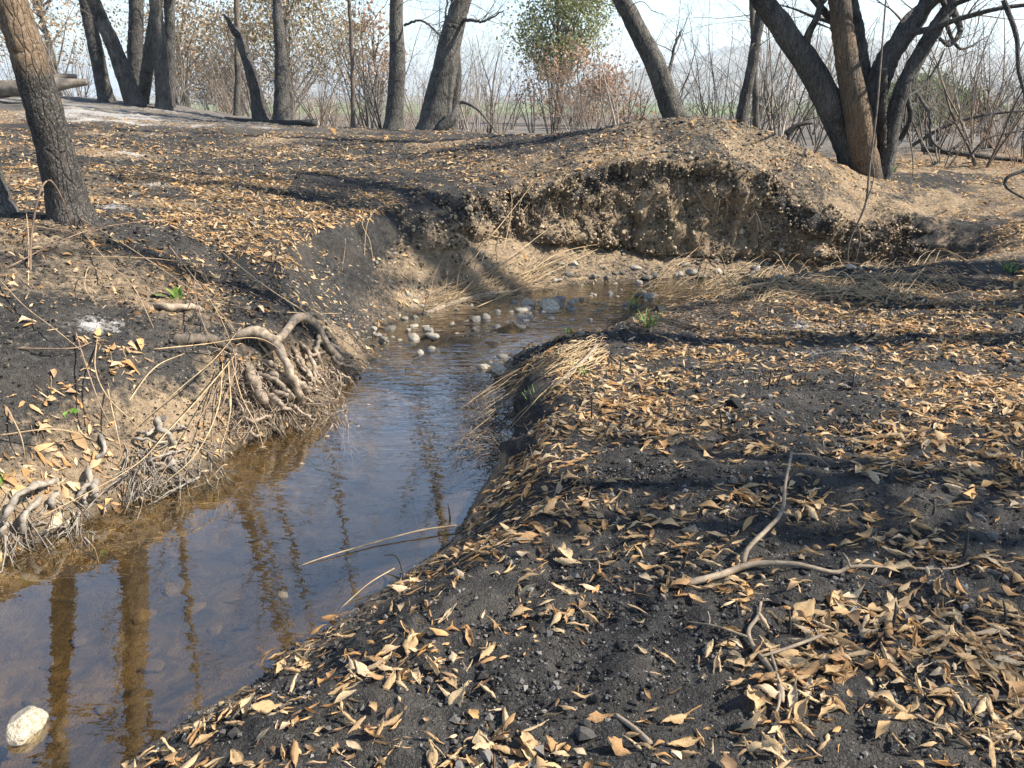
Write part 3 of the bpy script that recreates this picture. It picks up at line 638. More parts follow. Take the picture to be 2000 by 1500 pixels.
# ------------------------------------------------------------------ leafy trees far behind
def leafy(cx, cy_, h, crown, leaf, tint, n, label, cat, seed, name='leafy_tree', trunk_r=.18, group=None, blobs=14, cone=False, gap=.5):
    rnd = np.random.default_rng(seed); g = float(H(np.array([cx]), np.array([cy_]))[0]); base = np.array([cx, cy_, g]); root = empty(name, base, label, cat, group)
    rx, z0, z1 = crown; mb = MB(); S = spline([(0, 0, -.2), (.1, 0, h*.3), (-.1, .1, h*.6), (0, 0, h*.93)], 20); mb.tube(S, np.linspace(trunk_r, trunk_r*.15, 20), 8, .6, .1)
    obj('trunk', mb.mesh('trunk', M_BARKG, True, 'burn'), root)
    lim = MB(); centers = []
    for k in range(blobs):
        f = rnd.uniform(0, 1); z = z0+(z1-z0)*f; az = rnd.uniform(0, 6.28)
        ex = (1-f)*.95+.1 if cone else math.sqrt(max(.05, 1-(2*f-1)**2))
        rr_ = rx*ex*rnd.uniform(.45, 1); c = np.array([math.cos(az)*rr_, math.sin(az)*rr_, z]); centers.append(c)
        i = int(np.clip((z/h-.25)*20, 1, 18)); lim.tube(spline([S[i], (S[i]+c)/2+np.array([0, 0, -.1]), c], 7), np.linspace(trunk_r*.3, .012, 7), 4, .5)
        for q in range(4): grow(lim, (S[i]+c)/2*rnd.uniform(.7, 1.2)*np.array([1, 1, 1]), rnd.normal(0, 1, 3), rx*.45, .012, 1, rnd, .2, .1, 3)
    obj('limbs', lim.mesh('limbs', M_TWIG), root, kind='stuff')
    C = np.array(centers)[rnd.integers(0, blobs, n)]; bs = rx*.30
    p = C+rnd.normal(0, bs, (n, 3))*np.array([1, 1, .75])
    keep = fbm(p[:, 0], p[:, 1], p[:, 2], s=rx*.25, o=2, seed=seed) > -.35+gap*.5
    p = p[keep & (p[:, 2] > z0*.8)]; n = len(p)
    a = rnd.normal(0, 1, (n, 3)); a /= np.linalg.norm(a, axis=1, keepdims=True); b = np.cross(a, rnd.normal(0, 1, (n, 3))); b /= np.linalg.norm(b, axis=1, keepdims=True)
    s = leaf*rnd.uniform(.6, 1.35, (n, 1)); nrm = np.cross(a, b)
    V = np.stack([p-a*s, p+b*s*.5+nrm*s*.15, p+a*s, p-b*s*.5+nrm*s*.15], 1).reshape(-1, 3)
    Q = np.arange(n*4).reshape(-1, 4)
    t = np.array(tint)[rnd.integers(0, len(tint), n)]*rnd.uniform(.7, 1.25, (n, 1)); t = np.repeat(t, 4, 0)
    obj('crown', mesh_np('crown', V, Q, None, M_FOL, False, None, {'tint': t}), root, kind='stuff')
GREEN = [(.20, .23, .09), (.25, .26, .12), (.15, .19, .075), (.28, .27, .15)]
BROWN = [(.27, .19, .115), (.32, .235, .15), (.22, .16, .10), (.28, .24, .15)]
RUST = [(.34, .21, .13), (.40, .26, .17), (.30, .19, .13)]
def ft(px, Y): return at_y(px, 230, Y)[0]
leafy(ft(1090, 42), 42, 8.2, (1.9, 2.4, 7.6), .09, GREEN, 13000, 'green leafy tree standing unburnt behind the thicket', 'tree', 201, blobs=34, cone=False, gap=.05)
leafy(ft(1130, 38), 38, 3.8, (2.2, .3, 3.2), .08, RUST, 5000, 'rust brown scorched bush in front of the green tree', 'bush', 202, 'scorched_bush', .06, blobs=20)
leafy(ft(1195, 33), 33, 2.4, (1.2, .2, 1.9), .09, RUST, 1800, 'low rust brown bush beside the rust brown scorched bush', 'bush', 203, 'scorched_bush', .05, blobs=12)
leafy(ft(570, 40), 40, 8.4, (3.4, 2.2, 7.4), .08, BROWN+[(.24, .22, .12)], 20000, 'wide brown-leaved scorched tree behind the black furrowed trunk', 'tree', 204, blobs=34, gap=.25)
leafy(ft(470, 44), 44, 6.0, (2.6, 1.0, 5.0), .075, BROWN, 11000, 'lower brown-leaved tree behind the jagged snag', 'tree', 205, blobs=24, gap=.3)
leafy(ft(365, 36), 36, 6.6, (2.0, 1.4, 5.6), .07, BROWN+[(.36, .24, .12)], 8500, 'tan-leaved scorched tree showing right of the trunk clump', 'tree', 206, blobs=22, gap=.35)
leafy(ft(120, 34), 34, 7.2, (3.0, 2.4, 7.0), .07, BROWN+[(.36, .26, .15)], 8000, 'pale brown-leaved tree behind the fallen log on the slope', 'tree', 207, blobs=26, gap=.45)
leafy(ft(740, 46), 46, 5.6, (1.6, 1.5, 5.4), .12, [(.42, .28, .19), (.36, .25, .17)], 2200, 'sparse pinkish brown tree seen left of the upright grey tree', 'tree', 208, blobs=14, gap=.5)
leafy(ft(1795, 30), 30, 1.9, (1.1, .2, 1.7), .08, [(.12, .20, .05), (.16, .24, .07), (.09, .15, .04)], 4500, 'fresh green bush behind the many-trunked tree', 'bush', 209, 'green_bush', .05, blobs=14, gap=.1)
leafy(ft(1885, 34), 34, 1.6, (1.0, .2, 1.3), .08, [(.18, .22, .08), (.28, .22, .12)], 2600, 'yellowish green bush right of the fresh green bush', 'bush', 210, 'green_bush', .05, blobs=12, gap=.2)

# ------------------------------------------------------------------ burnt thicket: shrubs one can tell apart, and the mass behind
def shrub_mesh(seed, h, stems, spread, mat, depth=2, kids=4):
    rnd = np.random.default_rng(seed); mb = MB()
    for k in range(stems):
        az = rnd.uniform(0, 6.28); d = np.array([math.cos(az)*spread, math.sin(az)*spread, 1])
        grow(mb, np.array([math.cos(az)*.06, math.sin(az)*.06, -.06]), d, h*rnd.uniform(.6, 1.1), h*rnd.uniform(.005, .009), depth, rnd, .13, .10, kids)
    return mb.mesh('stems', mat)
M_TWIGR = mat_simple('reddish_twig', (.13, .085, .06), (.30, .20, .14), 12)
M_TWIGP = mat_simple('pale_twig', (.16, .14, .12), (.34, .30, .26), 12)
SH = [shrub_mesh(300+i, 2.6, 5, .38, [M_TWIG, M_CHAR, M_TWIGP][i % 3], 2, 4) for i in range(6)]
SR = [shrub_mesh(320+i, 1.6, 6, .6, [M_TWIGR, M_TWIGP][i % 2], 2, 4) for i in range(4)]
def put(me, name, x, y, s, rz, label, cat, group):
    o = obj(name, me, None, label, cat, group, None, (x, y, float(H(np.array([x]), np.array([y]))[0])))
    o.rotation_euler = (random.uniform(-.1, .1), random.uniform(-.1, .1), rz); o.scale = (s, s, s*random.uniform(.85, 1.15)); return o
k = 0
for i in range(120):
    px = random.uniform(300, 1960); Y = random.uniform(19, 34)
    if px > 1200: Y = random.uniform(15.5, 30)
    x = ft(px, Y); s = random.uniform(.6, 1.5)
    if px < 600: Y += 5; x = ft(px, Y)
    right = px > 1230
    q = random.randrange(6); w1 = 'very tall' if s > 1.3 else ('tall' if s > 1.05 else ('low' if s < .8 else 'middling')); w2 = ('brown', 'black', 'pale grey')[q % 3]; w3 = 'behind the mound' if right else 'beyond the crest'
    put(SH[q], 'burnt_shrub', x, Y, s, random.uniform(0, 6.28), '%s bare burnt shrub with thin %s stems in the thicket %s' % (w1, w2, w3), 'shrub', '%s %s burnt shrubs %s' % (w1, w2, w3))
for i in range(40):
    px = random.uniform(380, 1250); Y = random.uniform(20, 32)
    q = random.randrange(4); s = random.uniform(.6, 1.2); w2 = ('reddish', 'pale grey')[q % 2]; w1 = 'spreading' if s > .9 else 'small'; put(SR[q], 'scorched_bramble', ft(px, Y), Y, s, random.uniform(0, 6.28), '%s low tangle of scorched %s stems on the flat beyond the crest' % (w1, w2), 'shrub', '%s %s tangles beyond the crest' % (w1, w2))
for i in range(9):
    px = random.uniform(20, 170); Y = random.uniform(24, 32)
    put(random.choice(SH), 'burnt_shrub', ft(px, Y), Y, random.uniform(.8, 1.3), random.uniform(0, 6.28), 'bare burnt shrub behind the fallen log on the ash slope', 'shrub', 'burnt shrubs behind the log')
for i in range(16):
    px = random.uniform(1830, 2080); Y = random.uniform(12.8, 20)
    s = random.uniform(.7, 1.3); w1 = 'tall' if s > 1 else 'low'; w2 = 'upright' if i % 2 else 'spreading'; put(random.choice(SH if i % 2 else SR), 'brush_bush', ft(px, Y), Y, s, random.uniform(0, 6.28), '%s %s bare brush bush in the tangle behind the hooked branch' % (w1, w2), 'shrub', '%s %s brush bushes in the tangle' % (w1, w2))
# uncountable far scrub
def far_scrub():
    rnd = np.random.default_rng(9); mb = MB(); T = []
    for i in range(950):
        Y = rnd.uniform(34, 60); x = rnd.uniform(-.8, .8)*Y; z = float(plateau(np.array([x]), np.array([Y]))[0])
        d = np.array([rnd.normal(0, .35), rnd.normal(0, .35), 1]); L = rnd.uniform(.7, 2.6)
        grow(mb, np.array([x, Y, z-.2]), d, L, .012, 1, rnd, .16, .1, 4)
    obj('far_scrub', mb.mesh('far_scrub', M_TWIGP), None, 'pale leafless scrub massed across the flat behind the thicket', 'scrub', None, 'stuff')
far_scrub()

# ------------------------------------------------------------------ fallen logs on the slope, broken branch by the stout tree
def stick(name, pts, r, mat, label, cat, k=8, n=24, rough=.1, group=None, subs=(), parts='branch', Y=None):
    P = spline(pts, n); base = P[0].copy(); rad = np.interp(np.linspace(0, 1, n), np.linspace(0, 1, len(r)), r)
    mb = MB(); mb.tube(P, rad, k, 1.0, rough)
    if not subs: o = obj(name, mb.mesh(name, mat, True, 'burn', base), None, label, cat, group, None, base); return o
    root = empty(name, base, label, cat, group); obj('stem', mb.mesh('stem', mat, True, 'burn', base), root)
    for q, rr in subs:
        mb = MB(); mb.tube(spline(q, 18), np.linspace(rr[0], rr[1], 18), 6, 1.0, rough); obj(parts, mb.mesh(parts, mat, True, 'burn', base), root)
    return root
stick('fallen_log', [at_y(-60, 178, 17), at_y(40, 172, 17), at_y(110, 165, 17.2), at_y(172, 160, 17.4)], [.16, .17, .13, .06], M_LOG, 'grey split fallen log lying on the ash slope', 'log', 14, 40, .12,
      subs=[([at_y(90, 156, 17.3), at_y(120, 150, 17.4), at_y(150, 150, 17.5)], (.08, .05))])
stick('charred_log', [at_y(440, 233, 18.6), at_y(500, 241, 18.4), at_y(560, 243, 18.3), at_y(618, 240, 18.3)], [.06, .1, .1, .09], M_CHAR, 'black charred log lying across the crest behind the furrowed trunk', 'log', 10)
stick('broken_limb', [at_y(858, 256, 16), at_y(885, 230, 16), at_y(898, 200, 16.2), at_y(930, 212, 16), at_y(952, 236, 15.8), at_y(974, 264, 15.6)], [.12, .09, .035, .025, .02, .012], M_BARKG, 'splintered arching limb fallen at the foot of the stout leaning tree', 'branch')
stick('charred_limb', [at_y(1535, 262, 13), at_y(1552, 248, 13), at_y(1570, 241, 13), at_y(1588, 241, 13)], [.05, .04, .035, .015], M_CHAR, 'black bent limb sticking up behind the mound', 'branch', subs=[([at_y(1560, 244, 13), at_y(1568, 265, 13), at_y(1575, 284, 13)], (.015, .008))])
for i, (pp, r) in enumerate([(((1780,285,14.5),(1850,245,14.2),(1920,225,14),(2010,215,13.8)), .035), (((1800,290,13.5),(1880,300,13.3),(1960,310,13.2),(2040,318,13)), .05), (((1850,300,13),(1900,260,13.3),(1960,200,13.6),(2010,150,14)), .03),
                              (((1790,180,13.5),(1815,225,13.2),(1820,275,13),(1860,305,12.8)), .025), (((1890,310,12.8),(1930,270,12.8),(2000,255,12.8)), .022), (((1960,0,9.6),(1985,70,9.5),(1990,140,9.4),(2010,210,9.3)), .03),
                              (((2010,330,8.6),(1970,345,8.6),(1965,365,8.6),(2000,388,8.6)), .022)]):
    stick('dead_branch', [at_y(*q) for q in pp], [r, r*.8, r*.5], M_BARK,
          ['long black branch arching over the tangled brush', 'thick grey branch lying along the ground under the brush', 'black branch rising steeply through the brush', 'crooked branch hanging down into the brush',
           'short branch propped against the lying one', 'dark reddish branch drooping from overhead', 'bent black hooked branch sticking out over the leaf-strewn ground'][i], 'branch', 7, 24, .08)
v = [at_y(1655, 520, 8.9), at_y(1660, 470, 8.95), at_y(1690, 400, 9.0), at_y(1698, 330, 9.1), at_y(1712, 220, 9.3), at_y(1722, 100, 9.5), at_y(1735, -60, 9.7)]
stick('hanging_vine', v, [.006, .010, .013, .012, .011, .010, .009], M_TWIG, 'thin bare vine hanging down before the many-trunked tree to the stream bank', 'vine', 6, 60, .1,
      subs=[([at_y(1690, 400, 9), at_y(1707, 345, 9), at_y(1700, 300, 9.1)], (.007, .004)), ([at_y(1676, 440, 9), at_y(1680, 470, 8.9), at_y(1668, 520, 8.8)], (.006, .003))])

# ------------------------------------------------------------------ roots bared by the stream on the left bank
def rootset(name, label, base_px, paths, mat, fine=None, nfine=0, seed=1, lift=.085):
    rnd = np.random.default_rng(seed); base = hit(*base_px); root = empty(name, base, label, 'roots')
    for pp, w, lf in paths:
        m = len(pp); q = []
        for i, (x, y) in enumerate(pp):
            e = math.sin(math.pi*i/(m-1)); q.append(hit(x, y, -.045-.0035*w[0 if i == 0 else 1] if i in (0, m-1) else lift*lf*e))
        P = spline(q, 26); dist = P[:, 1].mean()*1.06; jj_ = np.cumsum(rnd.normal(0, .006, P.shape), 0); jj_ -= np.linspace(0, 1, 26)[:, None]*jj_[-1]; P += jj_
        mb = MB(); mb.tube(P, np.linspace(w[0], w[1], 26)*.44*dist/FPX*(1+.14*np.sin(np.arange(26)*.8+w[0]*3)), 9, 1, .09); obj('root', mb.mesh('root', mat, True, 'burn', base), root)
    if nfine:
        mb = MB(); x0, y0, x1, y1 = fine
        for i in range(nfine):
            x = rnd.uniform(x0, x1); y = rnd.uniform(y0, y1); p = hit(x, y, rnd.uniform(.0, .06)); d = np.array([rnd.normal(.25, .5), rnd.normal(-.6, .3), rnd.normal(-.5, .4)])
            grow(mb, p, d, rnd.uniform(.1, .35), rnd.uniform(.003, .008), 1, rnd, .35, -.3, 2)
        obj('fine_roots', mb.mesh('fine_roots', mat, True, None, base), root, kind='stuff')
big = [([(445,672),(470,660),(505,655),(540,668),(562,650),(578,630),(602,622),(628,640),(652,680),(680,708),(702,715)], (24, 14), 2.2),
       ([(500,655),(540,672),(562,705),(578,735),(590,765),(588,785)], (22, 15), 2.5), ([(470,700),(488,735),(508,760),(525,785),(540,800)], (30, 14), 1.2),
       ([(514,745),(540,735),(572,742),(592,760),(600,772)], (18, 14), 1.6), ([(512,760),(545,765),(580,772),(610,768)], (16, 12), 1.4), ([(630,640),(626,670),(630,705),(628,712)], (12, 7), 2.0),
       ([(600,665),(640,672),(672,692),(695,700)], (10, 5), 1.4), ([(580,670),(600,690),(640,690)], (10, 6), 1.2), ([(560,665),(590,700),(608,735),(622,770)], (11, 9), 2.0), ([(575,660),(604,695),(618,735),(640,765)], (10, 8), 2.0),
       ([(480,775),(520,770),(545,785),(555,800),(575,805)], (15, 8), 1.6), ([(440,820),(480,826),(512,820),(540,828)], (10, 6), .8), ([(500,700),(530,720),(560,745)], (12, 9), 1.2), ([(545,790),(575,800),(600,812),(628,808)], (9, 4), 1.2),
       ([(485,715),(510,735),(540,752),(565,770),(600,785)], (12, 8), 1.7), ([(640,680),(660,705),(690,720),(712,742)], (9, 4), 1.2), ([(455,815),(490,840),(520,850)], (9, 4), .8), ([(520,830),(545,840),(550,852)], (8, 4), .8)]
rr_ = np.random.default_rng(88)
for i in range(44):
    x = rr_.uniform(455, 650); y = 690+rr_.uniform(0, 60)+max(0, (540-x)*.15); big.append(([(x, y), (x+rr_.uniform(5, 25), y+rr_.uniform(12, 30)), (x+rr_.uniform(20, 55), y+rr_.uniform(30, 58))], (rr_.uniform(4, 8), 3), rr_.uniform(.5, 1.6)))
rootset('root_tangle', 'big tangle of arching brown roots bared on the left bank over the water', (560, 760), big, M_ROOT, (440, 700, 680, 830), 420, 31)
rootset('buried_root', 'thick dark root half buried in the left bank soil', (380, 665), [([(318,674),(350,662),(400,664),(450,680)], (34, 20), .15), ([(400,660),(440,668),(470,690)], (14, 10), .8)], M_ROOTD, None, 0, 32)
rootset('surface_root', 'slim root looping along the left bank above the half-buried root', (340, 600), [([(292,606),(330,596),(372,597),(404,612)], (17, 12), .7)], M_ROOT, None, 0, 33)
rootset('pale_root_cluster', 'bleached grey roots gripping the waterline at the foot of the left bank', (90, 1000),
        [([(124,944),(85,952),(45,975),(15,1015),(-15,1040)], (17, 14), 1.2), ([(92,972),(62,985),(48,1010),(44,1045)], (16, 13), 1.0), ([(118,948),(118,970),(96,1005)], (20, 9), 1.0), ([(172,890),(184,920),(168,955),(136,985)], (15, 10), 1.2),
         ([(182,925),(196,955),(188,985)], (17, 12), 1.2), ([(180,935),(160,965),(150,985)], (11, 6), 1.0), ([(188,835),(196,870),(184,905)], (11, 9), .8), ([(30,1000),(10,1030),(-10,1060)], (13, 9), .8), ([(140,1018),(100,1030),(60,1050)], (7, 3), .8), ([(60,1010),(70,1035),(90,1060)], (7, 3), .6)],
        M_ROOTG, (0, 960, 210, 1050), 60, 34)
rootset('small_root_cluster', 'small gnarled grey roots and rootlets midway along the left waterline', (330, 880),
        [([(296,805),(310,835),(330,862),(352,870)], (16, 8), 1.0), ([(300,812),(285,838),(262,850)], (11, 5), 1.0), ([(310,840),(345,838),(372,845)], (9, 4), .9), ([(330,870),(338,905),(342,940)], (16, 14), .6), ([(240,868),(280,862),(330,865),(370,868)], (7, 4), .9), ([(260,885),(310,905),(350,895),(400,890)], (7, 4), .8),
         ([(270,915),(320,890),(380,880)], (7, 4), 1.0), ([(285,935),(330,905),(360,915)], (7, 4), 1.0)], M_ROOTG, (240, 860, 440, 940), 110, 35)

def rootlets():
    rnd = np.random.default_rng(77); base = hit(1400, 420); mb = MB()
    for i in range(150):
        p = hit(rnd.uniform(1000, 1640), rnd.uniform(315, 400), .03); grow(mb, p, np.array([rnd.normal(0, .4), -.5, -.6]), rnd.uniform(.15, .6), rnd.uniform(.002, .005), 1, rnd, .25, -.5, 2)
    obj('hanging_rootlets', mb.mesh('hanging_rootlets', M_STICK, True, None, base), None, 'thin rootlets hanging from the eroded cut face', 'roots', None, 'stuff', base)
rootlets()
# ------------------------------------------------------------------ dry canes arching over the left bank
canes = [[(62,585,.0),(60,480,.35),(75,385,.5),(96,352,.55),(120,385,.45),(140,440,.1)], [(105,395,.05),(180,440,.3),(250,482,.35),(330,535,.3),(420,600,.2),(470,660,.05)], [(430,490,.0),(520,560,.3),(600,612,.4),(660,655,.35),(702,690,.2)],
         [(330,480,.05),(392,560,.3),(430,620,.35),(455,680,.2)], [(455,680,.1),(460,720,.3),(435,790,.25),(415,872,.05)], [(190,660,.0),(186,720,.15),(210,775,.2),(255,820,.18),(280,850,.05)], [(0,548,.05),(50,600,.15),(110,645,.15),(165,690,.0)],
         [(462,690,.1),(400,765,.3),(330,840,.3),(255,915,.2),(60,1020,.05)], [(148,650,.05),(170,720,.15),(200,800,.2),(240,870,.05)], [(300,682,.02),(400,672,.15),(500,660,.25),(560,690,.2)], [(470,640,.05),(420,700,.25),(350,760,.25),(250,850,.05)],
         [(120,400,.05),(200,500,.3),(260,560,.25),(300,640,.0)], [(20,520,.05),(120,470,.3),(220,440,.3),(420,420,.05)], [(240,800,.0),(300,720,.15),(360,690,.1)], [(210,760,.05),(230,850,.15),(240,900,.05)], [(10,790,.0),(40,850,.12),(50,900,.0)],
         [(385,515,.0),(380,560,.25),(400,640,.3),(440,700,.1)], [(450,690,.1),(470,770,.3),(500,830,.3),(515,875,.1)], [(435,710,.1),(425,800,.3),(380,890,.2),(300,960,.05)], [(445,700,.1),(450,800,.25),(430,880,.1)], [(440,720,.1),(400,800,.25),(300,950,.1)],
         [(160,500,.05),(300,505,.2),(420,520,.05)], [(560,610,.1),(620,612,.25),(668,612,.2)], [(0,850,.05),(100,838,.15),(170,850,.05)], [(30,680,.02),(140,680,.1),(180,668,.02)], [(0,430,.1),(60,440,.2),(150,455,.05)], [(55,560,.0),(56,470,.2),(50,400,.35)],
         [(212,545,.0),(176,520,.25),(166,560,.2),(186,590,.05)], [(360,500,.0),(376,490,.25),(390,510,.25),(410,560,.05)], [(465,500,.0),(468,478,.2),(482,474,.25)], [(710,520,.02),(720,430,.15),(760,400,.15),(850,400,.03)], [(728,505,.02),(722,470,.1),(708,440,.1),(712,420,.02)], [(675,420,.02),(674,480,.1),(668,530,.02)]]
cl = ['hooped dry cane arching high before the thick leaning tree'] + [None]*(len(canes)-1)
for i, c in enumerate(canes):
    rnd = random.Random(i); P = [hit(x, y, l) for x, y, l in c] if i else [at_y(x, y, 4.9+.1*k_) for k_, (x, y, l) in enumerate(c)]
    ln_ = sum(float(np.linalg.norm(np.array(a_)-np.array(b_))) for a_, b_ in zip(P, P[1:])); wl_ = 'long' if ln_ > 1.3 else ('short' if ln_ < .6 else 'middling'); wc_ = 'tan' if i % 4 else 'reddish brown'
    r = .0042 if i else .0075
    stick('dry_cane', P, [r, r*.8, r*.45], M_CANE if i % 4 else M_TWIGR, cl[i] or ('thin dry cane hanging over the bare dark bank' if i > 29 else '%s %s dry cane bending over the left bank' % (wl_, wc_)), 'cane', 5, 28, .05, 'dry canes on the dark bank' if i > 29 else (None if i == 0 else '%s %s canes on the left bank' % (wl_, wc_)))
# canes in front of the cut bank
for i, c in enumerate([[(905,560,.0),(930,500,.2),(985,430,.25),(1040,360,.2)], [(940,540,.0),(1000,500,.2),(1080,440,.2)], [(1020,440,.02),(1015,400,.1),(1040,350,.15)], [(960,560,.0),(985,480,.2),(1000,400,.15),(990,350,.1)], [(1000,560,.05),(1080,500,.2),(1150,480,.2),(1190,478,.02)],
                       [(890,570,.05),(900,520,.2),(925,470,.25),(945,420,.05)], [(1210,440,.02),(1225,400,.15),(1262,375,.15)], [(1230,430,.02),(1240,400,.1),(1265,380,.1)], [(905,440,.02),(960,460,.2),(1010,470,.1)], [(1310,530,.02),(1350,495,.1),(1405,445,.05)],
                       [(980,550,.05),(1060,520,.2),(1130,490,.15)], [(930,600,.05),(1000,570,.2),(1080,530,.2),(1180,480,.05)], [(880,590,.05),(930,540,.2),(950,480,.2)], [(1640,520,.02),(1660,500,.1),(1678,440,.05)], [(1010,430,.05),(1040,390,.1),(1090,350,.02)]]):
    stick('bleached_cane', [hit(x, y, l) for x, y, l in c], [.006, .005, .002], M_REED if i % 3 else M_CANE, 'thin bleached cane leaning on the talus below the cut bank', 'cane', 5, 24, .05, 'bleached canes below the cut bank')

# ------------------------------------------------------------------ reeds, brush and sticks along the stream
def reed_heap(name, label, gen, nsep, nall, mat, base_px, seed, cat='reeds', r0=.005):
    rnd = np.random.default_rng(seed); base = hit(*base_px); root = empty(name, base, label, cat); rest = MB()
    for i in range(nall):
        g_ = np.array(gen(rnd)); g_ = np.concatenate([g_[:1], (g_[:1]+g_[1:2])/2, g_[1:]]); g_[1:] += rnd.normal(0, .022, g_[1:].shape); P = spline(g_, 14); P += rnd.normal(0, .003, P.shape); r = r0*rnd.uniform(.5, 1.2); rad = np.linspace(r, r*.35, 14)
        if i < nsep: mb = MB(); mb.tube(P, rad*1.15, 5, 1); obj('stem', mb.mesh('stem', mat, True, None, base), root)
        else: rest.tube(P, rad, 3, 1, 0, False)
    obj('loose_stems', rest.mesh('loose_stems', mat, True, None, base), root, kind='stuff')
def g1(r):
    x0 = r.uniform(1050, 1190); y0 = 655+(1190-x0)*.30+r.uniform(-8, 46); L = r.uniform(40, 165); s = r.uniform(.35, .95)
    return [hit(x0, y0, .03+r.uniform(0, .08)), hit(x0-L*.5, y0+L*.5*s-r.uniform(0, 10), .08+r.uniform(0, .12)), hit(x0-L, y0+L*s, .03+r.uniform(0, .06))]
reed_heap('reed_bundle', 'swept bundle of straw-coloured dead reeds draped over the near bank', g1, 30, 120, M_REED, (1080, 715), 41, 'reeds', .0038)
def g2(r):
    x0 = r.uniform(1380, 1780); y0 = 600-(x0-1380)*.04-r.uniform(0, 22); L = r.uniform(50, 190)*r.choice([-1, 1]); up = abs(L)*r.uniform(.05, .5)
    return [hit(x0, y0, .02), hit(x0+L*.35, y0-up, .05+up*.0015), hit(x0+L*.75, y0-up*r.uniform(.5, 1.1), .08+up*.002), hit(x0+L, y0-r.uniform(-8, 25), .02)]
reed_heap('cane_heap', 'tangled heap of pale dry canes lying along the far end of the near bank', g2, 40, 260, M_REED, (1600, 570), 42)
def g3(r):
    x0 = r.uniform(920, 1040); y0 = r.uniform(745, 900); a = r.uniform(2.2, 4.2) if r.random() < .7 else r.uniform(0, 6.3); L = r.uniform(40, 130)
    return [hit(x0, y0, .03), hit(x0+L*.5*math.cos(a), y0+L*.4*math.sin(a)-12, .1), hit(x0+L*math.cos(a), y0+L*.7*math.sin(a)+r.uniform(-10, 10), .06)]
reed_heap('bramble_tangle', 'dark tangle of bare brambles hanging over the water from near bank', g3, 20, 190, M_TWIG, (980, 820), 43, 'brambles', .0036)
def g4(r):
    x0 = r.uniform(1180, 1560); y0 = 640-(x0-1180)*.12+r.uniform(-22, 12); a = r.normal(0, .35); L = r.uniform(50, 170)
    return [hit(x0, y0, .02), hit(x0+L*.5*math.cos(a), y0+L*.35*math.sin(a)-6, .06), hit(x0+L*math.cos(a), y0+L*.6*math.sin(a), .02)]
reed_heap('charred_reed_mat', 'matted dark burnt reeds along the lip of the near bank', g4, 15, 220, M_TWIG, (1350, 625), 44, 'reeds', .004)
def g5(r):
    x0 = r.uniform(820, 1050); y0 = 600-(x0-820)*.16+r.uniform(-25, 12); a = r.normal(-.3, .4); L = r.uniform(40, 150)
    return [hit(x0, y0, .02), hit(x0+L*.5*math.cos(a), y0+L*.5*math.sin(a)-4, .08), hit(x0+L*math.cos(a), y0+L*math.sin(a), .03)]
reed_heap('straw_heap', 'heap of dead straw caught at the foot of the cut bank by the riffle', g5, 20, 170, M_REED, (930, 580), 45, 'reeds', .004)

def gs(pp): return [hit(x, y, l) for x, y, l in pp]
stick('driftwood', gs([(826,614,.03),(880,594,.04),(940,577,.05),(1010,568,.06)]), [.022, .030, .026, .015], M_STICK, 'grey driftwood stick lying at the edge of the stony riffle', 'driftwood')
stick('bent_branch', gs([(1000,792,.05),(1060,765,.1),(1110,732,.12),(1160,682,.12),(1186,646,.12),(1225,640,.1)]), [.006, .010, .013, .015, .016, .014], M_STICK, 'long bent grey branch lying over the reed bundle', 'branch', 8, 36, .12)
stick('forked_branch', gs([(1338,1140,.02),(1400,1125,.03),(1460,1104,.05),(1500,1100,.05),(1560,1103,.04),(1630,1118,.02),(1668,1106,.04),(1750,1109,.03),(1850,1111,.02),(1892,1100,.03)]), [.013, .013, .012, .011, .009, .008, .007, .006, .004, .003], M_STICK,
      'long forked grey branch with upright prong lying on the leafy char', 'branch', 9, 50, .12,
      subs=[(gs([(1450,1102,.05),(1462,1070,.10),(1500,1032,.14),(1528,998,.18),(1534,945,.28),(1546,884,.4)]), (.011, .006)), (gs([(1546,886,.4),(1590,890,.36),(1622,912,.2)]), (.004, .002)), (gs([(1660,1108,.04),(1655,1092,.05),(1646,1080,.05)]), (.004, .003))])
stick('crooked_twig', gs([(1486,1176,.04),(1480,1204,.05),(1462,1232,.04),(1472,1264,.03),(1508,1310,.03),(1525,1348,.03),(1526,1372,.02)]), [.005, .006, .007, .008, .009, .009, .008], M_STICK, 'crooked grey twig with side shoots lying near the forked branch', 'twig', 8, 36, .12,
      subs=[(gs([(1340,1214,.04),(1400,1224,.04),(1464,1246,.03)]), (.003, .005)), (gs([(1485,1282,.05),(1510,1275,.06),(1560,1258,.07),(1606,1240,.08)]), (.004, .006)), (gs([(1506,1278,.05),(1518,1318,.04),(1522,1370,.03),(1510,1404,.02)]), (.005, .004)), (gs([(1384,1224,.04),(1386,1208,.05),(1382,1194,.06)]), (.003, .002))])
stick('brown_stick', gs([(1203,1396,.02),(1240,1424,.02),(1270,1452,.01)]), [.006, .008, .009], M_STICK, 'short straight brown stick lying in the ash near the crooked twig', 'stick')
stick('grey_stick', gs([(1932,1360,.02),(1970,1366,.02),(2030,1374,.02)]), [.006, .008, .009], M_STICK, 'grey stick end lying among dense leaves right of the crooked twig', 'stick')
stick('floating_twig', gs([(583,1106,.0),(640,1086,.02),(730,1060,.03),(820,1036,.05),(892,1026,.05)]), [.0022, .003, .004, .004, .005], M_CANE, 'thin pale twig reaching from the near bank out over the water', 'twig', 6)
stick('thin_stalk', gs([(665,1188,.0),(720,1140,.06),(770,1110,.08)]), [.002, .003, .003], M_CANE, 'thin tan stalk dipping into the water from the near bank', 'stalk', 5)
stick('burnt_hooked_twig', gs([(790,1150,.0),(785,1110,.1),(772,1085,.12),(750,1085,.1)]), [.006, .005, .004, .002], M_CHAR, 'black hooked twig standing at the edge of the near bank', 'twig', 6)
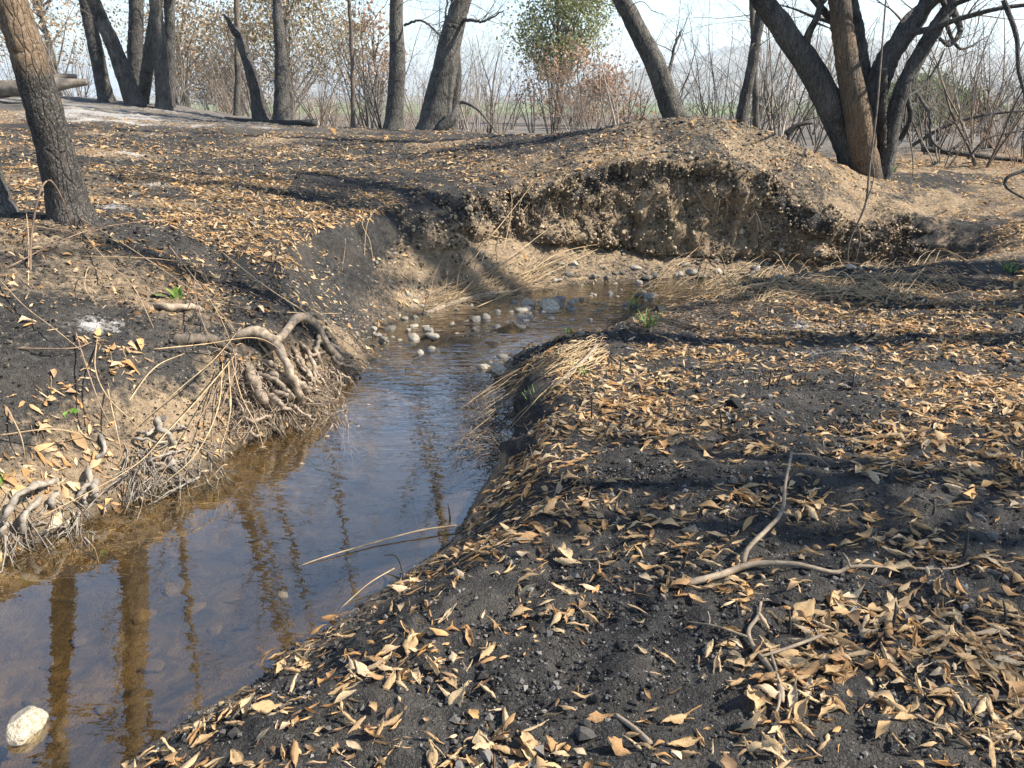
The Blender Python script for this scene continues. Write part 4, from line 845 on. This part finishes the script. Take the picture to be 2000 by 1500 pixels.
# charred stubs
stubs = [(1462,1030,0.10,.25),(1422,1040,.07,-.1),(1500,760,.12,.1),(1516,755,.12,.35),(1570,745,.07,.2),(1665,760,.12,-.05),(1410,840,.14,-.2),(1540,1240,.08,0),(1740,1230,.09,.1),(1320,960,.08,.2),(1300,1000,.07,.4),(1880,1090,.12,.05),(1155,820,.15,0),(1310,770,.09,-.2),(1700,660,.1,0),(1210,730,.1,.1),(1330,1110,.05,.5),(1820,1010,.07,.1),
         (1015,1010,.07,.1),(1640,640,.07,.1),(1760,600,.08,0),(1070,960,.05,.3),(1440,1210,.06,-.1),(880,1010,.07,-.2),(1960,1220,.08,-.1),(430,1210,.1,0)][:25]
for i, (x, y, h_, ln) in enumerate(stubs):
    p = hit(x, y); stick('charred_stub', [p-np.array([0, 0, .03]), p+np.array([ln*h_*.4, 0, h_*.5]), p+np.array([ln*h_, .02, h_])], [.006, .005, .002], M_CHAR, 'short black burnt stub poking up out of the leafy char', 'stub', 6, 8, .1, 'charred stubs on the near bank')

# ------------------------------------------------------------------ stones
def ico():
    t = (1+5**.5)/2; V = np.array([(-1,t,0),(1,t,0),(-1,-t,0),(1,-t,0),(0,-1,t),(0,1,t),(0,-1,-t),(0,1,-t),(t,0,-1),(t,0,1),(-t,0,-1),(-t,0,1)], float); V /= np.linalg.norm(V[0])
    F = np.array([(0,11,5),(0,5,1),(0,1,7),(0,7,10),(0,10,11),(1,5,9),(5,11,4),(11,10,2),(10,7,6),(7,1,8),(3,9,4),(3,4,2),(3,2,6),(3,6,8),(3,8,9),(4,9,5),(2,4,11),(6,2,10),(8,6,7),(9,8,1)]); return V, F
def subdiv(V, F):
    V = list(map(tuple, V)); c = {}; out = []
    def m(a, b):
        k_ = (min(a, b), max(a, b))
        if k_ not in c: p = np.array(V[a])+np.array(V[b]); V.append(tuple(p/np.linalg.norm(p))); c[k_] = len(V)-1
        return c[k_]
    for a, b, d in F: x, y, z = m(a, b), m(b, d), m(d, a); out += [(a, x, z), (b, y, x), (d, z, y), (x, y, z)]
    return np.array(V), np.array(out)
OCT = (np.array([(1,0,0),(-1,0,0),(0,1,0),(0,-1,0),(0,0,1),(0,0,-1)], float), np.array([(0,2,4),(2,1,4),(1,3,4),(3,0,4),(2,0,5),(1,2,5),(3,1,5),(0,3,5)]))
I0 = ico(); I1 = subdiv(*I0); I2 = subdiv(*I1); I3 = subdiv(*I2)
def rock(seed, src, amp=.3, flat=.62, angular=False):
    V = src[0].copy(); n = fbm(V[:, 0]+seed*7.7, V[:, 1]+seed*3.1, V[:, 2], s=1.1, o=3, seed=seed)
    V = V*(1+amp*n[:, None])
    if angular:
        r_ = np.random.default_rng(seed)
        for k in range(9):
            d = r_.normal(0, 1, 3); d /= np.linalg.norm(d); q = V@d; lim = r_.uniform(.55, .8); V = V-np.maximum(q-lim, 0)[:, None]*d[None]
    V = V*(1+(.07 if angular else .0)*fbm(V[:, 0], V[:, 1], V[:, 2]+seed, s=.35, o=3, seed=seed)[:, None])
    r_ = np.random.default_rng(seed+99); return V*np.array([1, r_.uniform(.65, .95), flat*r_.uniform(.8, 1.15)])
ROCKS = [mesh_np('stone', rock(i, I2, .45, .55, i % 2 == 1), None, I2[1], M_STONE) for i in range(9)]
ROCKB = [mesh_np('bed_stone', rock(40+i, I2, .6, .6, True), None, I2[1], M_BEDST) for i in range(4)]
ROCKP = [mesh_np('stone', rock(20+i, I3, .25, .7, True), None, I3[1], M_STONEP) for i in range(4)]
def stone(px, py, wpx, me, label, group=None, rz=None, sink=.35, name='stone'):
    p = hit(px, py); d = math.hypot(p[0], p[1])*1.05; s = wpx*.5*d/FPX
    z = float(hq(p[0], p[1])); zz = max(z, ZW-.02 if shore_q(p[0], p[1]) else z)
    o = obj(name, me, None, label, 'stone', group, None, (p[0], p[1], zz+s*.5*(1-2*sink))); o.scale = (s, s, s); o.rotation_euler = (random.uniform(-.2, .2), random.uniform(-.2, .2), random.uniform(0, 6.28) if rz is None else rz); return o
o = stone(50, 1425, 84, ROCKP[0], 'pale cream angular rock standing out of the shallow water', None, 1.2, .25); o.scale = (o.scale[0], o.scale[0]*1.15, o.scale[0]*1.15)
for (x, y, w, m_, lab) in [(1072,600,50,ROCKP[1],'largest pale rounded boulder in the middle of the riffle'), (1032,592,36,ROCKP[2],'pale angular stone with a dark underside against the largest riffle boulder'), (1114,603,30,ROCKS[1],'grey stone right of the largest riffle boulder'),
                           (1092,584,26,ROCKS[0],'flat pale stone behind the largest riffle boulder'), (945,722,32,ROCKP[3],'round cream stone at the end of the reed bundle'), (978,728,36,ROCKP[2],'broad cream stone tucked under the reed bundle'), (982,697,22,ROCKS[2],'grey rounded stone above the cream stones by the reeds'),
                           (838,646,34,ROCKS[3],'largest grey cobble in the dark shallows below the driftwood'), (846,659,26,ROCKS[4],'wet grey cobble touching the largest dark-shallows cobble'), (843,681,20,ROCKS[5],'lone grey cobble in the smooth water before the dark shallows'), (948,620,26,ROCKS[6],'flat pale cobble between the driftwood and the dark shallows'),
                           (1122,520,24,ROCKP[1],'upright block-shaped stone on the talus under the cut bank'), (1052,472,14,ROCKS[7],'grey squarish stone high on the talus'), (552,1160,24,ROCKS[2],'small stone just breaking the surface of the pool'), (735,515,16,ROCKS[3],'dark cobble stuck in the shaded bank')]:
    stone(x, y, w, m_, lab, None, None, .3)
rs = random.Random(5)
for i in range(120):
    u = rs.random(); x = 730+u*560; y = 655-u*85+rs.gauss(0, 17); w = rs.choice([8, 9, 10, 11, 12, 13, 15, 17, 20, 26])
    if y > 655 and x > 1000: continue
    q = rs.randrange(9); w1 = 'small' if w <= 10 else ('fist-sized' if w <= 15 else 'large'); w2 = 'angular' if q % 2 else 'rounded'
    stone(x, y, w, ROCKS[q], '%s %s grey cobble lying in the shallow riffle' % (w1, w2), '%s %s cobbles in the riffle' % (w1, w2), None, .15, 'cobble')
for i in range(60):
    x = rs.uniform(1050, 1700); y = 543-rs.random()**1.6*34+max(0, (1150-x)*.12); stone(x, y, rs.choice([9, 11, 13, 15, 18, 22]), rs.choice(ROCKS), 'rounded cobble fallen along the foot of the cut bank', 'cobbles under the cut bank', None, .4, 'cobble')
for i in range(40):
    x = rs.uniform(690, 880); y = rs.uniform(470, 640); stone(x, y, rs.choice([8, 9, 11, 13]), rs.choice(ROCKS), 'cobble bedded in the steep shaded bank', 'cobbles in the shaded bank', None, .5, 'cobble')
for i in range(34):
    x = rs.uniform(1180, 1640); y = rs.uniform(250, 350); stone(x, y, rs.choice([7, 8, 10, 12]), rs.choice(ROCKS), 'cobble showing in the gravelly top of the earth mound', 'cobbles on the mound', None, .5, 'cobble')
for (x, y, w) in [(100,1290,60),(60,1360,50),(20,1460,90),(110,1440,60),(150,1250,60),(280,1200,70),(230,1240,50),(330,1150,60),(380,1180,70),(420,1220,60),(300,1300,80),(200,1380,60),(140,1340,50),(450,1160,60),(90,1480,60)]:
    p = at_z(x, y, ZW-.2); d = math.hypot(p[0], p[1]); s = w*.5*d/FPX
    o = obj('bed_stone', rs.choice(ROCKB), None, 'brown stone lying on the bed under the clear pool', 'stone', 'stones on the pool bed', None, (p[0], p[1], float(hq(p[0], p[1]))+s*.05)); o.scale = (s*.8, s*.8, s*.45); o.rotation_euler = (rs.uniform(-.2, .2), rs.uniform(-.2, .2), rs.uniform(0, 6))
# ------------------------------------------------------------------ scattered small stuff (one object each: nobody could count it)
def inview(P, m=420):
    u, v, f = project(P); return (u > -m) & (u < 2000+m) & (v > -m) & (v < 1500+m) & (f > .3)
def scatter(n, box, dens, seed):
    r = np.random.default_rng(seed); x = r.uniform(box[0], box[1], n); y = r.uniform(box[2], box[3], n)
    k_ = r.random(n) < dens(x, y); x = x[k_]; y = y[k_]; z = hq(x, y); P = np.stack([x, y, z], -1); P = P[inview(P)]; return P, r
def lumps(name, P, size, r, mat, label, cat, src=I0, flat=.7, sink=.2, pal=None):
    n = len(P); base = src[0]; nv = len(base)
    A = r.normal(0, 1, (n, 3, 3)); q, _ = np.linalg.qr(A)
    s = (size*np.exp(r.normal(0, .45, n)))[:, None, None]; jit = 1+.28*r.normal(0, 1, (n, nv, 1))
    V = np.einsum('vi,nij->nvj', base, q)*jit*s*np.array([1, 1, flat])+P[:, None]+np.array([0, 0, 1.])*s*(.6-sink)*.6
    F = (src[1][None]+np.arange(n)[:, None, None]*nv).reshape(-1, 3)
    pal = np.array(pal if pal is not None else [(.012, .012, .013), (.03, .029, .028), (.05, .047, .044), (.09, .084, .078), (.16, .15, .14), (.02, .02, .02)])
    t = np.repeat(pal[r.integers(0, len(pal), n)]*r.uniform(.7, 1.3, (n, 1)), nv, 0)
    obj(name, mesh_np(name, V.reshape(-1, 3), None, F, M_LUMP, False, None, {'tint': t}), None, label, cat, None, 'stuff')
def dshore(x, y): return shore(x, y)[0]
P, r_ = scatter(260000, (-2.2, 6, 1.0, 6), lambda x, y: (dshore(x, y) > .03)*np.clip(1.35-y*.15, .25, 1)*(.25+.75*(fbm(x, y, s=.4, o=2, seed=70) > 0)), 51)
lumps('char_crumbs', P[:44000], .0048, r_, M_CLOD, 'crumbly black charcoal soil covering the near bank', 'soil', OCT)
P, r_ = scatter(90000, (-7, 6, 5.5, 13), lambda x, y: (dshore(x, y) > .05)*.4*(x < 4)*(plateau(x, y)-hq(x, y) < .10), 52)
lumps('char_clods', P[:16000], .010, r_, M_CLOD, 'small black clods over the burnt far bank', 'soil', OCT)
P, r_ = scatter(60000, (-2.2, 6, 1.0, 5.5), lambda x, y: (dshore(x, y) > .03)*.5*(fbm(x, y, s=.5, o=2, seed=77) > -.1), 57)
lumps('ash_flecks', P[:15000], .0017, r_, M_FLECK, 'pale ash grains speckling the black near bank', 'ash', OCT, .7, .2, [(.2, .19, .18), (.35, .33, .31), (.48, .46, .43)])
P, r_ = scatter(40000, (-2.2, 6, 1.0, 6), lambda x, y: (dshore(x, y) > .03)*.35*np.clip(fbm(x, y, s=.6, o=3, seed=79)*2.5, 0, 1), 58)
lumps('char_lumps', P[:7000], .009, r_, M_CLOD, 'larger black clods of charred soil on the near bank', 'soil')
P, r_ = scatter(90000, (-5.5, -.3, 2.2, 6.8), lambda x, y: (dshore(x, y) > .04)*.45, 59)
lumps('bank_crumbs', P[:15000], .0058, r_, M_CLOD, 'crumbly grey brown burnt soil over the left bank', 'soil', OCT, .7, .3, [(.012, .012, .013), (.03, .029, .028), (.06, .054, .048), (.12, .10, .078), (.19, .155, .115), (.02, .02, .02)])
# clods on the cut face itself
sel = (steep > .25) & (GX > -1.2) & (GX < 5) & (GY > 6.5); sx_ = np.nonzero(sel.ravel())[0]; r_ = np.random.default_rng(53); pick = r_.choice(sx_, 10000)
Pv = np.stack([VX.ravel(), VY.ravel(), VZ.ravel()], -1)[pick]+r_.normal(0, .02, (10000, 3))
lumps('soil_clods', Pv, .010, r_, M_CLODS, 'crumbling brown earth clods on the eroded cut face', 'soil', I0, .9, .6, pal=[(.10, .075, .05), (.20, .15, .10), (.30, .235, .16), (.05, .042, .035), (.38, .30, .21)])
P, r_ = scatter(140000, (-2.8, 5.5, 5.5, 11.8), lambda x, y: np.clip(1-np.abs(dshore(x, y)-.25)/.55, 0, 1)*.6*(y > 5.6)*(dshore(x, y) > -.4)+.55*np.exp(-((x-3.3)/1.6)**2-((y-11)/.9)**2)*(dshore(x, y) > .6), 54)
lumps('gravel', P[:26000], .008, r_, M_GRAV, 'grey gravel along the riffle and over the mound', 'gravel', OCT, .65, .3, pal=[(.09, .08, .068), (.18, .165, .14), (.30, .27, .22), (.05, .048, .044), (.26, .23, .19)])

# ------------------------------------------------------------------ dry leaves
def leaf_shape(nu, nv, W, roll, bend, twist, seed, asym=0.0):
    r = np.random.default_rng(seed); u = np.linspace(0, 1, nu); v = np.linspace(-1, 1, nv); U, Vv = np.meshgrid(u, v, indexing='ij')
    w = W*np.sin(np.pi*np.clip(U, .015, .99)**.8)**1.15
    ang = Vv*roll*(.6+.4*np.sin(np.pi*U))+asym*np.sin(3*U)
    R_ = w/np.maximum(abs(roll), .05)
    y = R_*np.sin(ang); z = R_*(1-np.cos(ang))
    z = z+.22*W*np.sin(U*7+seed)*np.abs(Vv)+.10*W*r.normal(0, 1, U.shape); y = y+.06*W*r.normal(0, 1, U.shape)
    tw = twist*(U-.5); y, z = y*np.cos(tw)-z*np.sin(tw), y*np.sin(tw)+z*np.cos(tw)
    a = bend*(U-.5); x = np.sin(a)/max(abs(bend), .05); zb = (1-np.cos(a))/max(abs(bend), .05)*np.sign(bend if bend else 1)
    if abs(bend) < .05: x = U-.5; zb = 0*U
    V = np.stack([x-z*np.sin(a), y, zb+z*np.cos(a)], -1).reshape(-1, 3); V[:, 2] -= V[:, 2].min()
    i = np.arange(nu-1)[:, None]*nv+np.arange(nv-1)[None]; return V, np.stack([i, i+nv, i+nv+1, i+1], -1).reshape(-1, 4)
SPEC = [(.22,3.4,.5,.5),(.19,2.8,-.6,1.0),(.22,1.9,1.2,.7),(.24,1.5,.8,-.9),(.21,1.2,1.9,.5),(.27,.8,-.7,.9),(.20,4.2,.4,1.5),(.24,2.4,1.4,-1.2),(.22,1.6,-1.3,.4),(.20,3.0,1.2,-.5)]
TINT = np.array([(.50,.33,.17),(.58,.42,.25),(.64,.50,.33),(.42,.25,.12),(.48,.27,.11),(.36,.24,.14),(.55,.38,.21),(.60,.46,.28),(.22,.14,.08),(.58,.41,.23),(.55,.34,.15)])*1.13
def litter_density(x, y):
    d = dshore(x, y); n1 = fbm(x*.75+y*.25, y*1.3, s=.75, o=3, seed=80); n2 = fbm(x, y, s=.25, o=2, seed=83)
    c = np.clip(.36+.95*n1+.75*n2, .07, 1)
    rb = (x > -1.2) & (y < 8.2) & ((y < 5.6) | (x > .5))
    dens = np.where(rb, c*sstep(.02, .2, d), .0)
    lb = (x < -.4) & (y < 6.4) & ~rb; dens = np.where(lb, .34*np.clip(.25+1.3*n1+.8*n2, .0, 1), dens)
    pl = (~rb) & (~lb); far_ = np.clip(.5+1.1*n1+.6*n2, .08, 1)*(1-.75*sstep(12, 17, y))*(1-.5*sstep(-3, -6, x)*sstep(10, 13, y))
    z = hq(x, y); cut = sstep(.25, .0, plateau(x, y)-z)
    dens = np.where(pl, far_*np.maximum(cut, .16)*(1-.35*np.exp(-((x-2.6)/1.8)**2-((y-10.9)/1)**2)), dens)
    return dens*(d > .0)
Pn, r_ = scatter(74000, (-2.5, 5.8, .9, 5.2), lambda x, y: litter_density(x, y)*np.where(y > 3.4, 1.0, .52), 61)
Pm, _ = scatter(110000, (-5.5, 8, 5.2, 9), lambda x, y: litter_density(x, y)*.85, 62)
Pl_, _ = scatter(9000, (-6, -.4, 2.4, 5.2), lambda x, y: litter_density(x, y)*.55, 64)
Pf, _ = scatter(230000, (-13, 12, 9, 20), lambda x, y: litter_density(x, y)*.45, 63)
Pn = np.concatenate([Pn, Pl_])
# little drifts of leaves read off the photograph
dr = []
for (px, py, n_, sx, sy) in [(610,1240,26,30,26),(560,1290,18,25,20),(640,1225,14,18,12),(470,1370,10,30,15),(240,590,24,40,18),(330,560,14,60,18),(250,700,20,30,20),(120,760,16,30,15),(220,720,16,40,20),(240,720,12,20,12),(50,530,25,50,20),(60,900,10,40,20),(20,960,14,25,25),(215,900,16,25,20),(150,560,16,60,20),(390,440,20,90,10),(300,440,20,80,14),
                              (1150,1000,40,90,22),(1300,990,40,110,18),(1500,970,30,60,16),(1680,1050,50,80,35),(1760,1300,60,110,40),(1560,1330,40,70,40),(1700,1290,30,60,30),(1080,1200,40,50,25),(1300,1140,40,70,18),(1450,1150,24,40,20),(1950,1270,30,50,40),(1980,1400,30,30,60),(1800,1190,30,80,25),(1800,870,40,100,30),(1150,870,40,60,40),(1250,820,40,70,25),(1000,1470,24,80,30),(1480,1270,24,60,25)]:
    for k_ in range(n_):
        x = random.gauss(px, sx); y = random.gauss(py, sy)
        q = hit(x, min(y, 1560));
        if dshore(np.array([q[0]]), np.array([q[1]]))[0] > .0: dr.append(q+np.array([0, 0, random.uniform(0, .018)]))
dr = np.array(dr)
allP = np.concatenate([Pn, Pm, dr]); u_, v_, f_ = project(allP); inside = (u_ > 5) & (u_ < 1995) & (v_ > 5) & (v_ < 1490)
_fs = np.where(f_ > 4.2, .86, 1.0)
Ls = _fs*np.random.default_rng(66).lognormal(math.log(.058), .38, len(allP)).clip(.02, .118)
order = np.argsort(np.where(inside, -(Ls/f_), 0)); ind = order[:300]; rest = np.setdiff1d(np.arange(len(allP)), ind)
def euler_mat(n, r, tilt):
    a = r.uniform(0, 2*np.pi, n); tx = r.normal(0, tilt, n); ty = r.normal(0, tilt, n); fl = np.where(r.random(n) < .4, np.pi, 0)
    ca, sa = np.cos(a), np.sin(a); Z = np.zeros(n); O = np.ones(n)
    Rz = np.stack([np.stack([ca, -sa, Z], -1), np.stack([sa, ca, Z], -1), np.stack([Z, Z, O], -1)], 1)
    c, s = np.cos(tx+fl), np.sin(tx+fl); Rx = np.stack([np.stack([O, Z, Z], -1), np.stack([Z, c, -s], -1), np.stack([Z, s, c], -1)], 1)
    c, s = np.cos(ty), np.sin(ty); Ry = np.stack([np.stack([c, Z, s], -1), np.stack([Z, O, Z], -1), np.stack([-s, Z, c], -1)], 1)
    return Rz@Ry@Rx
def slope_at(P):
    e = .05; return (hq(P[:, 0]+e, P[:, 1])-hq(P[:, 0]-e, P[:, 1]))/(2*e), (hq(P[:, 0], P[:, 1]+e)-hq(P[:, 0], P[:, 1]-e))/(2*e)
def litter(name, P, L, nu, nv, label, seed, tilt=.2):
    r = np.random.default_rng(seed); kind = r.integers(0, len(SPEC), len(P)); Vs = []; Qs = []; Ts = []; off = 0
    gx_, gy_ = slope_at(P)
    for k_, sp in enumerate(SPEC):
        s_ = np.nonzero(kind == k_)[0]
        if not len(s_): continue
        V, Q = leaf_shape(nu, nv, sp[0], sp[1], sp[2], sp[3], k_); V = V-V.mean(0); V[:, 2] *= np.random.default_rng(k_+5).uniform(.5, 1); M = euler_mat(len(s_), r, tilt)
        sc = L[s_][:, None, None]*np.array([1, 1, 1])*np.stack([np.ones(len(s_)), r.uniform(.6, 1.1, len(s_)), r.uniform(.7, 1.25, len(s_))], -1)[:, None]
        X = np.einsum('vi,nji->nvj', V, M)*sc; X[:, :, 2] -= X[:, :, 2].min(1, keepdims=True)*.8
        X[:, :, 2] += X[:, :, 0]*gx_[s_][:, None].clip(-.6, .6)+X[:, :, 1]*gy_[s_][:, None].clip(-.6, .6)
        Vs.append((X+P[s_][:, None]+np.array([0, 0, .004])).reshape(-1, 3)); nv_ = len(V)
        Qs.append((Q[None]+np.arange(len(s_))[:, None, None]*nv_).reshape(-1, 4)+off); off += nv_*len(s_)
        t = TINT[r.integers(0, len(TINT), len(s_))]*r.uniform(.7, 1.15, (len(s_), 1)); Ts.append(np.repeat(t, nv_, 0))
    obj(name, mesh_np(name, np.concatenate(Vs), np.concatenate(Qs), None, M_LEAF, True, None, {'tint': np.concatenate(Ts)}), None, label, 'leaves', None, 'stuff')
nr_ = f_[rest] < 3.3; ra, rb_ = rest[nr_], rest[~nr_]
litter('leaf_litter', allP[ra], Ls[ra], 6, 4, 'scattered tan dry leaves littering the near bank around the forked branch', 67)
litter('fine_leaf_litter', allP[rb_], Ls[rb_], 4, 3, 'thick carpet of small tan leaves over the banks beside the reed bundle', 72)
litter('distant_leaf_litter', Pf, np.random.default_rng(68).lognormal(math.log(.056), .35, len(Pf)), 4, 3, 'fine tan leaf litter over the burnt far bank', 69)
LM = [mat_leaf_one('dry_leaf_%s' % n_, c) for n_, c in (('tan', (.60, .42, .23)), ('pale', (.68, .54, .37)), ('russet', (.52, .32, .16)), ('straw', (.68, .52, .32)))]
WORD = ['tan', 'pale cream', 'russet', 'straw-coloured']; FORM = ['tightly rolled', 'tightly rolled', 'folded', 'cupped', 'curled-up', 'nearly flat', 'tightly rolled', 'folded', 'cupped', 'tightly rolled']
LMESH = {}
for k_, sp in enumerate(SPEC):
    for c in range(4):
        V, Q = leaf_shape(11, 7, sp[0], sp[1], sp[2], sp[3], k_*4+c); V = V-V.mean(0); LMESH[k_, c] = mesh_np('fallen_leaf', V, Q, None, LM[c])
r_ = np.random.default_rng(70); gx_, gy_ = slope_at(allP[ind])
for n_, i in enumerate(ind):
    k_ = int(r_.integers(0, len(SPEC))); c = int(r_.choice([0, 0, 0, 1, 2, 3, 3])); L = float(Ls[i])
    o = obj('fallen_leaf', LMESH[k_, c], None, '%s %s dry leaf lying on the black char of the near bank' % (FORM[k_], WORD[c]), 'leaf', '%s %s leaves on the near bank' % (FORM[k_], WORD[c]), None, allP[i]+np.array([0, 0, .006+L*.10]))
    o.scale = (L, L*r_.uniform(.65, 1.15), L*r_.uniform(.45, 1.1)); o.rotation_euler = (math.atan(gy_[n_])*.6+r_.normal(0, .25)+(math.pi if r_.random() < .4 else 0), -math.atan(gx_[n_])*.6+r_.normal(0, .25), r_.uniform(0, 6.28))
# pale leaves floating on the pool
for i, (x, y, L) in enumerate([(335,948,.06),(305,948,.07),(345,925,.05),(400,920,.06),(412,888,.05),(515,873,.04),(440,908,.04),(268,990,.03),(700,832,.03),(672,752,.04),(640,852,.04),(590,905,.03),(720,790,.03)]):
    p = at_z(x, y, ZW+.006); o = obj('floating_leaf', LMESH[5, 1], None, 'small pale leaf floating on the still pool', 'leaf', 'pale leaves floating on the pool', None, p); o.scale = (L, L*.9, L*.4); o.rotation_euler = (0, 0, random.uniform(-.5, .5))

# ------------------------------------------------------------------ fresh green shoots
def tuft(px, py, n, h, label, seed, broad=False):
    r = np.random.default_rng(seed); b = hit(px, py, 0); V = []; Q = []
    mb = MB()
    for i in range(n):
        az = r.uniform(0, 6.28); ln = r.uniform(.2, .9); L = h*r.uniform(.5, 1.1); w = (.0035 if not broad else .018)
        p0 = np.array([r.normal(0, .02), r.normal(0, .02), -.01]); d = np.array([math.cos(az)*ln, math.sin(az)*ln, 1]); sd = np.array([-math.sin(az), math.cos(az), 0])
        pts = [p0+d*L*t-np.array([0, 0, .55*ln*L*t*t]) for t in np.linspace(0, 1, 6)]; ws = w*np.array([.7, 1, 1, .85, .55, .05]) if not broad else w*np.array([.1, .15, .6, 1, .8, .05])
        vv = np.array([[p-sd*q, p+sd*q] for p, q in zip(pts, ws)]).reshape(-1, 3); mb.add(vv, [(2*k_, 2*k_+1, 2*k_+3, 2*k_+2) for k_ in range(5)])
    obj('green_shoot' if broad else 'grass_tuft', mb.mesh('blades', M_GRASS), None, label, 'plant' if broad else 'grass', None, None, b)
tuft(1268, 640, 26, .22, 'bright green grass tuft growing through the charred reed mat', 1); tuft(1240, 600, 18, .2, 'faint green grass behind the charred reed mat', 2); tuft(1045, 800, 12, .22, 'green grass blades at the undercut edge of the near bank', 3)
tuft(1145, 735, 14, .16, 'small green grass tuft below the reed bundle', 4); tuft(1110, 655, 12, .15, 'thin green grass by the dark shallows', 5); tuft(1970, 530, 30, .16, 'patch of green grass at the right end of the ditch', 6)
tuft(348, 585, 9, .13, 'small green leafy seedling above the looping root', 7, True); tuft(138, 806, 6, .07, 'tiny green seedling low on the left bank', 8, True); tuft(906, 420, 9, .2, 'green leafy shoot on the rim of the bank', 9, True)
tuft(1738, 345, 10, .25, 'green leafy sprout at the foot of the many-trunked tree', 10, True); tuft(5, 940, 14, .12, 'green grass at the bottom of the left bank', 11)

# ------------------------------------------------------------------ haze: the air between here and the hills
hv = np.array([(x, y, z) for x in (-9500, 9500) for y in (-500, 9500) for z in (-20, 330)], float)
hm, hnt, hout = new_mat('haze_air')
pvn = hnt.nodes.new('ShaderNodeVolumePrincipled'); pvn.inputs['Color'].default_value = (.74, .86, 1, 1); pvn.inputs['Density'].default_value = .00024; pvn.inputs['Anisotropy'].default_value = .2
hnt.links.new(pvn.outputs[0], hout.inputs['Volume'])
hme = mesh_np('haze', hv, [(0,1,3,2),(4,6,7,5),(0,4,5,1),(2,3,7,6),(0,2,6,4),(1,5,7,3)], None, hm, False)
obj('haze', hme, None, 'thin pale blue haze in the distant air', 'haze', None, 'stuff')
